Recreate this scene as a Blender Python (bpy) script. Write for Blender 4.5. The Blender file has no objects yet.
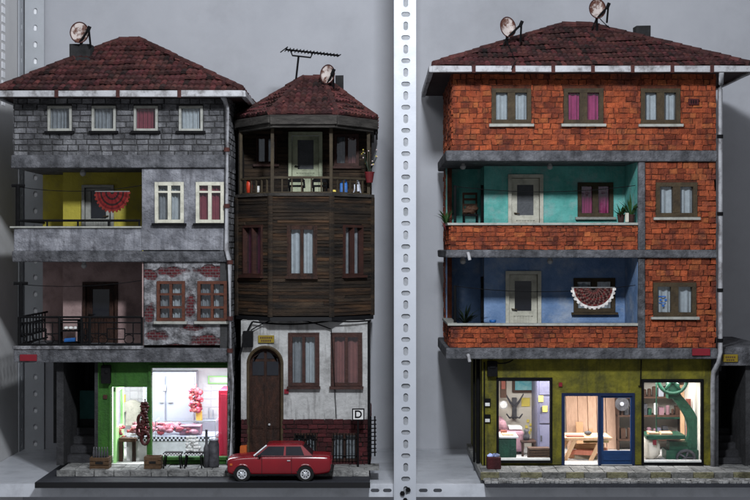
import bpy, math, random
from mathutils import Vector
random.seed(7)
R = math.radians
SC = bpy.context.scene
COL = SC.collection
D = 15.0            # camera distance from the facade plane (1 unit = 10 cm)

# ---------------------------------------------------------------- camera, world, lamps, exposure
cam_d = bpy.data.cameras.new('camera'); cam = bpy.data.objects.new('camera', cam_d); COL.objects.link(cam)
cam.location = (0, -D, 0); cam.rotation_euler = (R(90), 0, 0)
cam_d.sensor_width = 36; cam_d.lens = 72; cam_d.clip_end = 200; cam_d.clip_start = .1
SC.camera = cam
w = bpy.data.worlds.new('World'); SC.world = w; w.use_nodes = True
w.node_tree.nodes['Background'].inputs[0].default_value = (.90, .93, 1, 1)
w.node_tree.nodes['Background'].inputs[1].default_value = .28
def area(name, loc, target, size, power, color, size_y=None):
    l = bpy.data.lights.new(name, 'AREA'); l.energy = power; l.color = color; l.size = size
    if size_y: l.shape = 'RECTANGLE'; l.size_y = size_y
    o = bpy.data.objects.new(name, l); COL.objects.link(o); o.location = loc
    o.rotation_euler = (Vector(target) - Vector(loc)).to_track_quat('-Z', 'Y').to_euler()
    return o
area('room_lamp', (.36, -6.7, 3.5), (.2, 1, .6), .55, 640, (.90, .94, 1))
area('side_fill_lamp', (-3.2, -6.5, 5.6), (-2.5, 1, 0), 2.2, 150, (.95, .97, 1))  # added off-frame fill that lifts the dim recesses and left side
area('butcher_lamp', (-2.08, .62, -1.24), (-2.08, .66, -3), 1.15, 40, (.93, .97, 1), .5)
area('office_lamp', (1.5, .62, -1.32), (1.5, .66, -3), .55, 16, (1, .97, .93), .6)
area('workshop_lamp', (2.1, .62, -1.32), (2.1, .66, -3), .6, 19, (1, .93, .86), .6)
area('saw_room_lamp', (2.9, .62, -1.32), (2.9, .66, -3), .6, 22, (1, .97, .93), .6)
SC.view_settings.view_transform = 'Standard'; SC.view_settings.look = 'None'
SC.view_settings.exposure = 0; SC.view_settings.gamma = 1

# ---------------------------------------------------------------- helpers
def X(px, Y=0): return (px - 375) / 1500 * (D + Y)
def Z(py, Y=0): return (250 - py) / 1500 * (D + Y)

class Frame:                      # a vertical wall plane: u runs along it, d points out of it
    def __init__(s, a, b=None):
        s.o = Vector((a[0], a[1], 0))
        if b is None: s.U = Vector((1, 0, 0)); s.o.x = 0; s.L = 0
        else:
            v = Vector((b[0]-a[0], b[1]-a[1], 0)); s.L = v.length; s.U = v.normalized()
        s.N = Vector((s.U.y, -s.U.x, 0))
    def p(s, u, z, d=0): return s.o + s.U*u + s.N*d + Vector((0, 0, z))
    def u(s, px):
        a = (px - 375) / 1500
        return (a*(D+s.o.y) - s.o.x) / (s.U.x - a*s.U.y)
    def z(s, py, u=0): return (250 - py)/1500*(D + s.o.y + u*s.U.y)
    def r(s, a, b, t, m):
        ua, ub = s.u(a), s.u(b); um = (ua+ub)/2
        return (ua, ub, s.z(m, um), s.z(t, um))

class MB:
    def __init__(s): s.v = []; s.f = []; s.c = []
    def face(s, pts, c=(1, 1, 1)):
        n = len(s.v); s.v += [Vector(p) for p in pts]; s.f.append(list(range(n, n+len(pts)))); s.c.append(c)
    def hexa(s, P, c=(1, 1, 1)):   # 8 points: bottom 4 ccw, top 4
        n = len(s.v); s.v += [Vector(p) for p in P]
        for q in ((0,3,2,1),(4,5,6,7),(0,1,5,4),(1,2,6,5),(2,3,7,6),(3,0,4,7)):
            s.f.append([n+i for i in q]); s.c.append(c)
        return s
    def box(s, x0, x1, y0, y1, z0, z1, c=(1, 1, 1), j=0):
        P = [(x0,y0,z0),(x1,y0,z0),(x1,y1,z0),(x0,y1,z0),(x0,y0,z1),(x1,y0,z1),(x1,y1,z1),(x0,y1,z1)]
        if j: P = [tuple(q+random.uniform(-j, j) for q in p) for p in P]
        s.hexa(P, c); return s
    def fbox(s, F, u0, u1, z0, z1, d0, d1, c=(1, 1, 1), j=0):  # d0 < d1 (outwards)
        g = lambda: random.uniform(-j, j) if j else 0
        P = [F.p(u+g(), z+g(), d+g()*.5) for (u, z, d) in ((u0,z0,d1),(u1,z0,d1),(u1,z0,d0),(u0,z0,d0),(u0,z1,d1),(u1,z1,d1),(u1,z1,d0),(u0,z1,d0))]
        s.hexa(P, c); return s
    def tube(s, pts, r, n=8, c=(1, 1, 1), cap=True):
        pts = [Vector(p) for p in pts]; rs = r if isinstance(r, (list, tuple)) else [r]*len(pts)
        base = len(s.v); up = Vector((0, 0, 1))
        for i, p in enumerate(pts):
            t = (pts[min(i+1, len(pts)-1)] - pts[max(i-1, 0)]).normalized()
            a = t.cross(up)
            if a.length < 1e-3: a = t.cross(Vector((0, 1, 0)))
            a.normalize(); b = t.cross(a)
            for k in range(n):
                th = 2*math.pi*k/n; s.v.append(p + (a*math.cos(th) + b*math.sin(th))*rs[i])
        for i in range(len(pts)-1):
            for k in range(n):
                k2 = (k+1) % n
                s.f.append([base+i*n+k, base+i*n+k2, base+(i+1)*n+k2, base+(i+1)*n+k]); s.c.append(c)
        if cap:
            s.f.append([base+k for k in range(n)]); s.c.append(c)
            s.f.append([base+(len(pts)-1)*n+k for k in range(n)][::-1]); s.c.append(c)
        return s
    def lathe(s, cx, cy, prof, n=16, c=(1, 1, 1)):   # prof: (r, z)
        base = len(s.v)
        for (r, z) in prof:
            for k in range(n):
                th = 2*math.pi*k/n; s.v.append(Vector((cx+r*math.cos(th), cy+r*math.sin(th), z)))
        for i in range(len(prof)-1):
            for k in range(n):
                k2 = (k+1) % n
                s.f.append([base+i*n+k, base+i*n+k2, base+(i+1)*n+k2, base+(i+1)*n+k]); s.c.append(c)
        s.f.append([base+k for k in range(n)][::-1]); s.c.append(c)
        s.f.append([base+(len(prof)-1)*n+k for k in range(n)]); s.c.append(c)
        return s
    def prism(s, poly, y0, y1, c=(1, 1, 1)):         # polygon in x,z extruded along y
        n = len(poly); b = len(s.v)
        s.v += [Vector((x, y0, z)) for x, z in poly] + [Vector((x, y1, z)) for x, z in poly]
        s.f.append(list(range(b, b+n))); s.f.append(list(range(b+2*n-1, b+n-1, -1))); s.c += [c, c]
        for i in range(n):
            k = (i+1) % n; s.f.append([b+i, b+n+i, b+n+k, b+k]); s.c.append(c)
        return s
    def ball(s, p, r, c=(1, 1, 1), n=10, m=6, sq=(1, 1, 1), j=0):
        base = len(s.v); p = Vector(p)
        for i in range(m+1):
            ph = math.pi*i/m
            for k in range(n):
                th = 2*math.pi*k/n; q = 1+random.uniform(-j, j)
                s.v.append(p + Vector((math.sin(ph)*math.cos(th)*r*sq[0]*q, math.sin(ph)*math.sin(th)*r*sq[1]*q, -math.cos(ph)*r*sq[2]*q)))
        for i in range(m):
            for k in range(n):
                k2 = (k+1) % n; s.f.append([base+i*n+k, base+i*n+k2, base+(i+1)*n+k2, base+(i+1)*n+k]); s.c.append(c)
        return s
    def build(s, name, mat, parent=None, smooth=False, bevel=0, sub=0, label=None):
        org = Vector((0, 0, 0))
        q = parent
        while q is not None: org += q.location; q = q.parent
        me = bpy.data.meshes.new(name)
        me.from_pydata([tuple(p-org) for p in s.v], [], s.f); 
        ca = me.color_attributes.new('Col', 'FLOAT_COLOR', 'CORNER')
        for poly, c in zip(me.polygons, s.c):
            for li in poly.loop_indices: ca.data[li].color = (c[0], c[1], c[2], 1)
        me.materials.append(mat)
        o = bpy.data.objects.new(name, me); COL.objects.link(o)
        if parent: o.parent = parent
        if smooth:
            for poly in me.polygons: poly.use_smooth = True
        import bmesh
        bm = bmesh.new(); bm.from_mesh(me)
        if smooth: bmesh.ops.remove_doubles(bm, verts=bm.verts, dist=1e-5)
        bmesh.ops.recalc_face_normals(bm, faces=bm.faces); bm.to_mesh(me); bm.free()
        if bevel:
            m = o.modifiers.new('b', 'BEVEL'); m.width = bevel; m.segments = 2; m.limit_method = 'ANGLE'
        if sub:
            m = o.modifiers.new('s', 'SUBSURF'); m.levels = sub; m.render_levels = sub
        if label: o['label'] = label
        return o

def thing(name, label, cat, loc=(0, 0, 0), group=None):
    o = bpy.data.objects.new(name, None); COL.objects.link(o); o.location = loc
    o.empty_display_size = .1
    o['label'] = label; o['category'] = cat
    if group: o['group'] = group
    return o
def tag(o, label, cat, group=None):
    o['label'] = label; o['category'] = cat
    if group: o['group'] = group
    return o
def struct(o): o['kind'] = 'structure'; return o
def copy_thing(root, off, label, group=None):
    c = root.copy(); COL.objects.link(c); c.location = root.location + Vector(off); c['label'] = label
    if group: c['group'] = group
    for ch in [o for o in bpy.data.objects if o.parent == root]:
        d = ch.copy(); COL.objects.link(d); d.parent = c
        for g in [o for o in bpy.data.objects if o.parent == ch]:
            e = g.copy(); COL.objects.link(e); e.parent = d
    return c

# ---------------------------------------------------------------- materials
KEEP = {'wall_paint','shelf_steel','side_panel','post_enamel','rear_post','painted_slot_light','shop_white_wall','workshop_wall','shop_floor','brushed_steel','meat','red_cabinet_paint','pine_wood','pale_plank','violet_grey_locker','yellow_paper','teal_canvas','white_plastic','dusty_rose','light_green_paint','check_band','red_car_paint','bright_trim','orange_plastic','red_plastic','blue_plastic','roof_deck','slot_channel'}
def mat(name, c1, c2=None, scale=5, rough=.8, bump=.25, bscale=45, attr=False, metal=0, dirt=0, dirtcol=(.02,.02,.02), stretch=(1,1,1), spec=.3, dscale=3, dlo=.5, dhi=.72, streak=0, bdist=.02):
    k_ = 1 if name in KEEP else .45
    c2 = c2 or tuple(v*.6 for v in c1)
    c1 = tuple(v*k_ for v in c1); c2 = tuple(v*k_ for v in c2); dirtcol = tuple(v*k_ for v in dirtcol)
    m = bpy.data.materials.new(name); m.use_nodes = True; nt = m.node_tree; N = nt.nodes; L = nt.links
    b = N['Principled BSDF']; b.inputs['Roughness'].default_value = rough; b.inputs['Metallic'].default_value = metal
    b.inputs['Specular IOR Level'].default_value = spec
    tc = N.new('ShaderNodeTexCoord'); mp = N.new('ShaderNodeMapping'); mp.inputs['Scale'].default_value = stretch
    L.new(tc.outputs['Object'], mp.inputs[0])
    def noise(sc, det=6, vec=mp):
        n = N.new('ShaderNodeTexNoise'); n.inputs['Scale'].default_value = sc; n.inputs['Detail'].default_value = det
        n.inputs['Roughness'].default_value = .65
        L.new(vec.outputs[0], n.inputs['Vector']); return n
    def mix(f, a, bb, mode='MIX'):
        x = N.new('ShaderNodeMix'); x.data_type = 'RGBA'; x.blend_type = mode
        for s_, v in ((x.inputs[0], f), (x.inputs[6], a), (x.inputs[7], bb)):
            if isinstance(v, (tuple, float, int)): s_.default_value = v if not isinstance(v, tuple) else (*v, 1)
            else: L.new(v, s_)
        return x.outputs[2]
    def ramp(s_, lo, hi):
        x = N.new('ShaderNodeMapRange'); x.inputs[1].default_value = lo; x.inputs[2].default_value = hi
        L.new(s_, x.inputs[0]); return x.outputs[0]
    col = mix(ramp(noise(scale).outputs[0], .35, .68), c1, c2)
    if dirt:
        n = noise(dscale, 8)
        x = N.new('ShaderNodeMath'); x.operation = 'MULTIPLY'; x.inputs[1].default_value = dirt
        L.new(ramp(n.outputs[0], dlo, dhi), x.inputs[0]); col = mix(x.outputs[0], col, dirtcol)
    if streak:
        mp2 = N.new('ShaderNodeMapping'); mp2.inputs['Scale'].default_value = (9, 9, 1.1); L.new(tc.outputs['Object'], mp2.inputs[0])
        n2 = noise(1.6, 7, mp2)
        x = N.new('ShaderNodeMath'); x.operation = 'MULTIPLY'; x.inputs[1].default_value = streak
        L.new(ramp(n2.outputs[0], .5, .68), x.inputs[0]); col = mix(x.outputs[0], col, dirtcol)
    if attr:
        a = N.new('ShaderNodeAttribute'); a.attribute_name = 'Col'; col = mix(1.0, col, a.outputs[0], 'MULTIPLY')
    L.new(col, b.inputs['Base Color'])
    if bump:
        bn = noise(bscale, 8); bp = N.new('ShaderNodeBump'); bp.inputs['Strength'].default_value = bump; bp.inputs['Distance'].default_value = bdist
        L.new(bn.outputs[0], bp.inputs['Height']); L.new(bp.outputs[0], b.inputs['Normal'])
        rr = N.new('ShaderNodeMapRange'); rr.inputs[3].default_value = max(0, rough-.12); rr.inputs[4].default_value = min(1, rough+.12)
        L.new(noise(scale*2).outputs[0], rr.inputs[0]); L.new(rr.outputs[0], b.inputs['Roughness'])
    return m
def glass(name, fac=.12, tint=(.9, .95, 1), rough=.03):
    m = bpy.data.materials.new(name); m.use_nodes = True; nt = m.node_tree; N = nt.nodes; L = nt.links
    N.remove(N['Principled BSDF']); o = N['Material Output']
    t = N.new('ShaderNodeBsdfTransparent'); t.inputs[0].default_value = (*tint, 1)
    g = N.new('ShaderNodeBsdfGlossy'); g.inputs['Roughness'].default_value = rough
    x = N.new('ShaderNodeMixShader'); x.inputs[0].default_value = fac
    tc = N.new('ShaderNodeTexCoord'); n = N.new('ShaderNodeTexNoise'); n.inputs['Scale'].default_value = 9
    bp = N.new('ShaderNodeBump'); bp.inputs['Strength'].default_value = .10; bp.inputs['Distance'].default_value = .03
    L.new(tc.outputs['Object'], n.inputs['Vector']); L.new(n.outputs[0], bp.inputs['Height']); L.new(bp.outputs[0], g.inputs['Normal'])
    L.new(t.outputs[0], x.inputs[1]); L.new(g.outputs[0], x.inputs[2]); L.new(x.outputs[0], o.inputs[0]); return m

G = {}
G['wall'] = mat('wall_paint', (.40,.41,.44), (.36,.37,.40), 1.3, .75, .08, 30, dirt=.25, dirtcol=(.2,.2,.21), dscale=1.2)
G['shelf'] = mat('shelf_steel', (.52,.54,.58), (.44,.46,.50), 3, .38, .06, 20, metal=0, dirt=.5, dirtcol=(.25,.26,.28), dscale=5, spec=.5)
G['panel'] = mat('side_panel', (.62,.62,.62), (.56,.56,.565), 2, .7, .05)
G['post'] = mat('post_enamel', (.42,.44,.48), (.37,.39,.43), 3, .4, .05, 30, dirt=.3, dirtcol=(.4,.4,.4), dscale=8, dlo=.6)
G['post_back'] = mat('rear_post', (.42,.44,.47), (.36,.38,.40), 3, .5, .05)
G['slot_light'] = mat('painted_slot_light', (.95,.96,1), (.8,.82,.84), 5, .6, 0)  # pale paint standing in for light through the slots
G['slot_dark'] = mat('slot_channel', (.30,.31,.33), (.16,.17,.18), 12, .6, 0)
G['block'] = mat('grey_block', (.48,.485,.51), (.19,.19,.21), 8, .9, 1, 30, attr=True, dirt=.75, dirtcol=(.05,.05,.055), dscale=3, dlo=.47, dhi=.66, streak=.5, bdist=.04)
G['mortar'] = mat('mortar', (.10,.10,.105), (.06,.06,.06), 9, .95, .6)
G['brick'] = mat('orange_brick', (.98,.235,.085), (.52,.11,.045), 15, .85, 1, 40, attr=True, dirt=.85, dirtcol=(.16,.055,.05), dscale=3.2, dlo=.5, dhi=.66, streak=.5, bdist=.035)
G['brick_mortar'] = mat('brick_mortar', (.26,.07,.03), (.10,.03,.02), 12, .95, .8, streak=.4)
G['concrete'] = mat('concrete', (.38,.385,.42), (.12,.125,.14), 9, .85, 1, 16, dirt=.8, dirtcol=(.03,.03,.035), dscale=5, dlo=.46, streak=.4, bdist=.05)
G['stucco'] = mat('blue_grey_stucco', (.72,.73,.80), (.25,.26,.30), 5, .85, 1, 9, dirt=.7, dirtcol=(.13,.13,.15), dscale=3.5, dlo=.47, dhi=.64, streak=.7, bdist=.07)
G['stucco_pale'] = mat('pale_stucco', (.80,.80,.84), (.20,.20,.22), 8, .85, 1, 12, dirt=.8, dirtcol=(.06,.055,.055), dscale=4, dlo=.46, dhi=.66, streak=.6, bdist=.06)
G['whitewash'] = mat('whitewash', (.98,.98,.97), (.70,.70,.69), 4, .85, .7, 20, dirt=.75, dirtcol=(.13,.12,.11), dscale=2.6, dlo=.5, dhi=.7, streak=.75)
G['yellow'] = mat('yellow_plaster', (1.0,.86,.12), (.8,.68,.09), 4, .8, .5, 25, dirt=.5, dirtcol=(.5,.45,.3), dscale=4)
G['pink'] = mat('pink_plaster', (.85,.60,.57), (.62,.42,.40), 4, .85, .5, 25, dirt=.5, dirtcol=(.2,.15,.15), dscale=4)
G['teal'] = mat('turquoise_plaster', (.30,1.0,.90), (.15,.66,.58), 6, .75, .7, 25, dirt=.7, dirtcol=(.75,.90,.90), dscale=5, streak=.25)
G['blue'] = mat('blue_plaster', (.42,.64,1.05), (.22,.40,.74), 5, .75, .7, 25, dirt=.8, dirtcol=(.80,.90,1.05), dscale=4)
G['green'] = mat('green_plaster', (.07,.26,.03), (.035,.15,.02), 5, .7, .6, 25, dirt=.7, dirtcol=(.02,.05,.02), streak=.5)
G['green_door'] = mat('light_green_paint', (.38,.72,.28), (.30,.62,.22), 5, .5, .1)
G['olive'] = mat('olive_plaster', (.42,.37,.03), (.20,.19,.02), 6, .75, .8, 25, dirt=.8, dirtcol=(.05,.055,.025), dscale=4, dlo=.46, streak=.6)
G['wood'] = mat('dark_planks', (.15,.095,.055), (.05,.036,.027), 3, .75, 1, 25, attr=True, stretch=(1,1,7), dirt=.9, dirtcol=(.016,.014,.013), dscale=1.6, dlo=.46, dhi=.62)
G['wood_back'] = mat('wood_backing', (.02,.015,.012), None, 5, .9, .2)
G['greywood'] = mat('weathered_wood', (.16,.145,.13), (.05,.045,.04), 5, .85, 1, 30, stretch=(1,1,5), dirt=.6)
G['post_wood'] = mat('post_timber', (.12,.09,.05), (.06,.045,.03), 6, .8, .4)
G['rwood'] = mat('red_brown_frame', (.22,.065,.03), (.11,.035,.02), 12, .7, .4)
G['mwood'] = mat('maroon_frame', (.10,.035,.025), (.05,.02,.015), 12, .65, .4)
G['bwood'] = mat('olive_brown_frame', (.12,.08,.035), (.06,.04,.02), 12, .7, .4)
G['dwood'] = mat('dark_door_wood', (.11,.045,.028), (.03,.016,.012), 8, .65, .8, stretch=(3,1,1), dirt=.6)
G['white'] = mat('white_paint', (.72,.72,.66), (.55,.56,.50), 14, .6, .2, dirt=.3, dirtcol=(.2,.18,.15), dscale=14)
G['cream'] = mat('cream_paint', (1.2,1.17,.98), (.9,.88,.72), 10, .6, .3, dirt=.45, dirtcol=(.15,.13,.09), dscale=9)
G['mint'] = mat('pale_green_paint', (.9,.95,.66), (.62,.7,.48), 8, .6, .3, dirt=.5, dirtcol=(.12,.13,.08), dscale=7)
G['gutter'] = mat('gutter_zinc', (.85,.86,.9), (.62,.62,.65), 7, .5, .3, dirt=.75, dirtcol=(.10,.08,.07), dscale=7, dlo=.5, dhi=.68)
G['pipe'] = mat('pipe_zinc', (.75,.76,.80), (.45,.45,.48), 7, .45, .3, dirt=.8, dirtcol=(.10,.07,.06), dscale=7)
G['rust'] = mat('rusty_joint', (.14,.04,.03), (.06,.02,.02), 15, .8, .4)
G['black'] = mat('black_iron', (.014,.014,.015), (.008,.008,.01), 15, .8, .2, spec=.1)
G['tile'] = mat('roof_tile', (.28,.088,.078), (.12,.042,.04), 14, .75, .9, 45, attr=True, dirt=.7, dirtcol=(.04,.022,.026), dscale=2.5, dlo=.48, dhi=.66)
G['deck'] = mat('roof_deck', (.04,.02,.02), None, 5, .9, 0)
G['chim'] = mat('sooty_chimney', (.045,.045,.048), (.02,.02,.02), 9, .85, .5)
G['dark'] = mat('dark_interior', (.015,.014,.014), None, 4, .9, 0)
G['lace'] = mat('white_curtain', (1.1,1.02,.90), (.85,.79,.70), 20, .9, .1, attr=True)
G['greyc'] = mat('grey_curtain', (.66,.60,.53), (.42,.38,.34), 16, .9, .1, attr=True)
G['redc'] = mat('red_curtain', (.6,.10,.11), (.42,.06,.08), 10, .9, .1, attr=True)
G['pinkc'] = mat('pink_curtain', (.95,.10,.28), (.68,.06,.20), 10, .9, .1, attr=True)
G['purplec'] = mat('plum_curtain', (.55,.13,.20), (.35,.08,.14), 10, .9, .1, attr=True)
G['orangec'] = mat('rust_curtain', (.62,.20,.14), (.4,.12,.09), 10, .9, .1, attr=True)
G['glass'] = glass('window_glass', .07)
G['shopglass'] = glass('shop_glass', .03, (.97, .98, 1))
G['dglass'] = mat('dark_glass', (.03,.035,.045), (.02,.02,.03), 6, .12, 0, spec=.6)
G['fglass'] = mat('frosted_glass', (.16,.17,.19), (.10,.11,.12), 12, .5, .2)
G['redplate'] = mat('red_plate', (.42,.02,.04), (.3,.015,.03), 9, .5, .1)
G['yplate'] = mat('yellow_plate', (.48,.34,.02), (.35,.25,.02), 9, .5, .1)
G['dkred'] = mat('dark_red_stone', (.13,.018,.022), (.07,.012,.015), 9, .8, .6, 50, attr=True, dirt=.5, dirtcol=(.02,.008,.01))
G['asphalt'] = mat('asphalt', (.055,.06,.075), (.04,.042,.055), 8, .7, .5, 120)
G['pave'] = mat('pavement_stone', (.66,.66,.64), (.34,.34,.34), 14, .85, 1, 45, attr=True, dirt=.8, dirtcol=(.10,.10,.09), dscale=7)
G['basedark'] = mat('base_edge', (.012,.012,.015), None, 5, .6, 0)
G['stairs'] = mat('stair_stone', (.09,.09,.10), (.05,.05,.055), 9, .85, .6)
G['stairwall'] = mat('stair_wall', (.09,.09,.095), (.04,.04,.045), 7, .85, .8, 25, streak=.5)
G['tealdoor'] = mat('teal_door_paint', (.10,.42,.38), (.06,.28,.26), 6, .6, .3)
G['bulb'] = mat('opal_glass', (.7,.7,.68), (.6,.6,.6), 5, .3, 0)
G['shopwhite'] = mat('shop_white_wall', (.66,.66,.66), (.58,.58,.60), 4, .6, .1, dirt=.3, dirtcol=(.4,.4,.4))
G['cwall'] = mat('workshop_wall', (.66,.62,.54), (.55,.51,.44), 4, .8, .2, dirt=.3, dirtcol=(.3,.28,.24))
G['tilef'] = mat('shop_floor', (.55,.54,.52), (.42,.41,.40), 12, .5, .2)
G['steel'] = mat('brushed_steel', (.46,.48,.54), (.38,.40,.46), 5, .35, .05, metal=.3)
G['meat'] = mat('meat', (.30,.02,.035), (.42,.13,.14), 30, .35, .5, attr=True)
G['sausage'] = mat('dark_sausage', (.13,.02,.018), (.07,.012,.012), 20, .35, .5)
G['redpaint'] = mat('red_cabinet_paint', (.6,.03,.07), (.5,.02,.05), 4, .4, .05)
G['pine'] = mat('pine_wood', (.62,.40,.24), (.50,.30,.17), 5, .7, .2, 30, stretch=(6,6,1), attr=True)
G['planksw'] = mat('pale_plank', (.50,.34,.25), (.38,.25,.18), 5, .7, .2, 30, stretch=(8,8,1), attr=True)
G['brownw'] = mat('brown_wood', (.17,.08,.045), (.10,.05,.03), 8, .7, .4)
G['cardb'] = mat('crate_wood', (.22,.12,.06), (.12,.07,.035), 10, .8, .5)
G['mgreen'] = mat('machine_green', (.025,.17,.09), (.012,.09,.05), 9, .4, .4, dirt=.8, dirtcol=(.01,.03,.02), dscale=6)
G['navy'] = mat('navy_paint', (.012,.04,.14), (.01,.025,.09), 8, .4, .15)
G['bluedoor'] = mat('blue_door_paint', (.015,.08,.26), (.01,.05,.17), 6, .5, .2, dirt=.3)
G['locker'] = mat('violet_grey_locker', (.15,.15,.22), (.10,.10,.16), 5, .5, .1)
G['paper'] = mat('yellow_paper', (.75,.60,.12), (.6,.5,.1), 9, .8, 0)
G['canvas'] = mat('teal_canvas', (.05,.30,.36), (.25,.45,.45), 14, .6, .1)
G['toolgrey'] = mat('tool_grey', (.16,.16,.18), (.05,.05,.06), 14, .5, .3)
G['sofa'] = mat('dusty_rose', (.32,.18,.20), (.22,.12,.16), 9, .9, .2)
G['leaf'] = mat('leaf_green', (.05,.14,.03), (.03,.08,.02), 9, .6, .1)
G['leafdark'] = mat('dark_leaf', (.02,.045,.02), (.012,.02,.012), 9, .6, .1)
G['terracotta'] = mat('brown_pot', (.10,.04,.03), (.05,.025,.02), 9, .8, .3)
G['redpot'] = mat('red_pot', (.28,.02,.025), (.18,.015,.02), 9, .7, .2)
G['carpaint'] = mat('red_car_paint', (.19,.004,.010), (.14,.003,.008), 3, .22, 0, spec=.6)
G['chrome'] = mat('bright_trim', (.75,.77,.80), (.6,.6,.62), 9, .2, 0, metal=.6)
G['tyre'] = mat('tyre_rubber', (.012,.012,.013), None, 9, .8, .1)
G['dish'] = mat('dish_enamel', (1.1,.98,.92), (.9,.75,.7), 9, .6, .3, dirt=1, dirtcol=(.22,.09,.06), dscale=9, dlo=.46, dhi=.55)
G['orange'] = mat('orange_plastic', (.42,.09,.015), (.3,.06,.01), 9, .7, .2)
G['redpl'] = mat('red_plastic', (.55,.05,.02), None, 6, .4, .1)
G['bluepl'] = mat('blue_plastic', (.02,.13,.42), None, 6, .4, .1)
G['wpl'] = mat('white_plastic', (.75,.75,.73), None, 6, .4, .1)
G['crochet'] = mat('crochet', (1,1,1), (.75,.72,.7), 40, .95, .5, 90, attr=True)
G['check'] = mat('check_band', (1,1,1), (.9,.9,.9), 8, .4, 0, attr=True)

# ---------------------------------------------------------------- architectural builders
def wall(mb, F, u0, u1, z0, z1, th, holes=(), d=0, c=(1, 1, 1)):
    us = sorted({u0, u1, *[min(max(h[i], u0), u1) for h in holes for i in (0, 1)]})
    zs = sorted({z0, z1, *[min(max(h[i], z0), z1) for h in holes for i in (2, 3)]})
    def solid(i, k):
        if i < 0 or k < 0 or i >= len(us)-1 or k >= len(zs)-1: return False
        cu, cz = (us[i]+us[i+1])/2, (zs[k]+zs[k+1])/2
        return not any(h[0] < cu < h[1] and h[2] < cz < h[3] for h in holes)
    for i in range(len(us)-1):
        for k in range(len(zs)-1):
            if not solid(i, k): continue
            a, b, e, f = us[i], us[i+1], zs[k], zs[k+1]; P = F.p
            mb.face([P(a,e,d),P(b,e,d),P(b,f,d),P(a,f,d)], c); mb.face([P(a,e,d-th),P(a,f,d-th),P(b,f,d-th),P(b,e,d-th)], c)
            if not solid(i-1, k): mb.face([P(a,e,d-th),P(a,e,d),P(a,f,d),P(a,f,d-th)], c)
            if not solid(i+1, k): mb.face([P(b,e,d),P(b,e,d-th),P(b,f,d-th),P(b,f,d)], c)
            if not solid(i, k-1): mb.face([P(a,e,d-th),P(b,e,d-th),P(b,e,d),P(a,e,d)], c)
            if not solid(i, k+1): mb.face([P(a,f,d),P(b,f,d),P(b,f,d-th),P(a,f,d-th)], c)
def courses(mb, F, u0, u1, z0, z1, bw, bh, holes=(), proud=.02, gap=.008, jit=.004, var=.35, tints=None, half=True, wv=.25):
    z = z0; row = 0
    while z < z1 - bh*.35:
        h = bh*random.uniform(.9, 1.1); zt = min(z+h, z1)
        if z1 - zt < bh*.35: zt = z1
        u = u0 - (bw*random.uniform(.3, .6) if (half and row % 2) else bw*random.uniform(0, .1))
        while u < u1:
            wdt = bw*random.uniform(1-wv, 1+wv); a, b = max(u, u0), min(u+wdt, u1); u += wdt
            segs = [(a, b)]
            for hh in holes:
                if min(zt, hh[3]) - max(z, hh[2]) > .012:
                    ns = []
                    for (p, q) in segs:
                        if q <= hh[0] or p >= hh[1]: ns.append((p, q))
                        else:
                            if p < hh[0]: ns.append((p, hh[0]))
                            if q > hh[1]: ns.append((hh[1], q))
                    segs = ns
            for (p, q) in segs:
                if q-p < .015: continue
                v = random.uniform(1-var, 1+var*.6)
                t = random.choice(tints) if tints else (1, 1, 1)
                pr = proud*random.uniform(.5, 1.25)
                g = gap*random.uniform(.7, 1.5)
                mb.fbox(F, p+g/2, q-g/2, z+g/2, zt-g/2, -.004, pr, tuple(v*k for k in t), jit)
        z = zt; row += 1
def curtain(F, r, m, parent, d, folds=7, gapmid=0, name='curtain', seed=0):
    mb = MB(); u0, u1, z0, z1 = r; rnd = random.Random(seed+int(u0*100)); n = folds*6; pr = None
    ph = rnd.random()*6; rows = 5
    grid = []
    for k in range(rows+1):
        z = z0 + (z1-z0)*k/rows; line = []
        for i in range(n+1):
            t = i/n; a = math.sin(t*folds*2*math.pi + ph + math.sin(t*9+ph)*.8)
            line.append((F.p(u0+(u1-u0)*t, z, d + .016*a*(1.2-.5*k/rows)), .8+.2*a))
        grid.append(line)
    for k in range(rows):
        for i in range(n):
            v = (grid[k][i][1])*1.0
            mb.face([grid[k][i][0], grid[k][i+1][0], grid[k+1][i+1][0], grid[k+1][i][0]], (1, 1, 1))
    return mb.build(name, m, parent, smooth=True)
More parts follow.
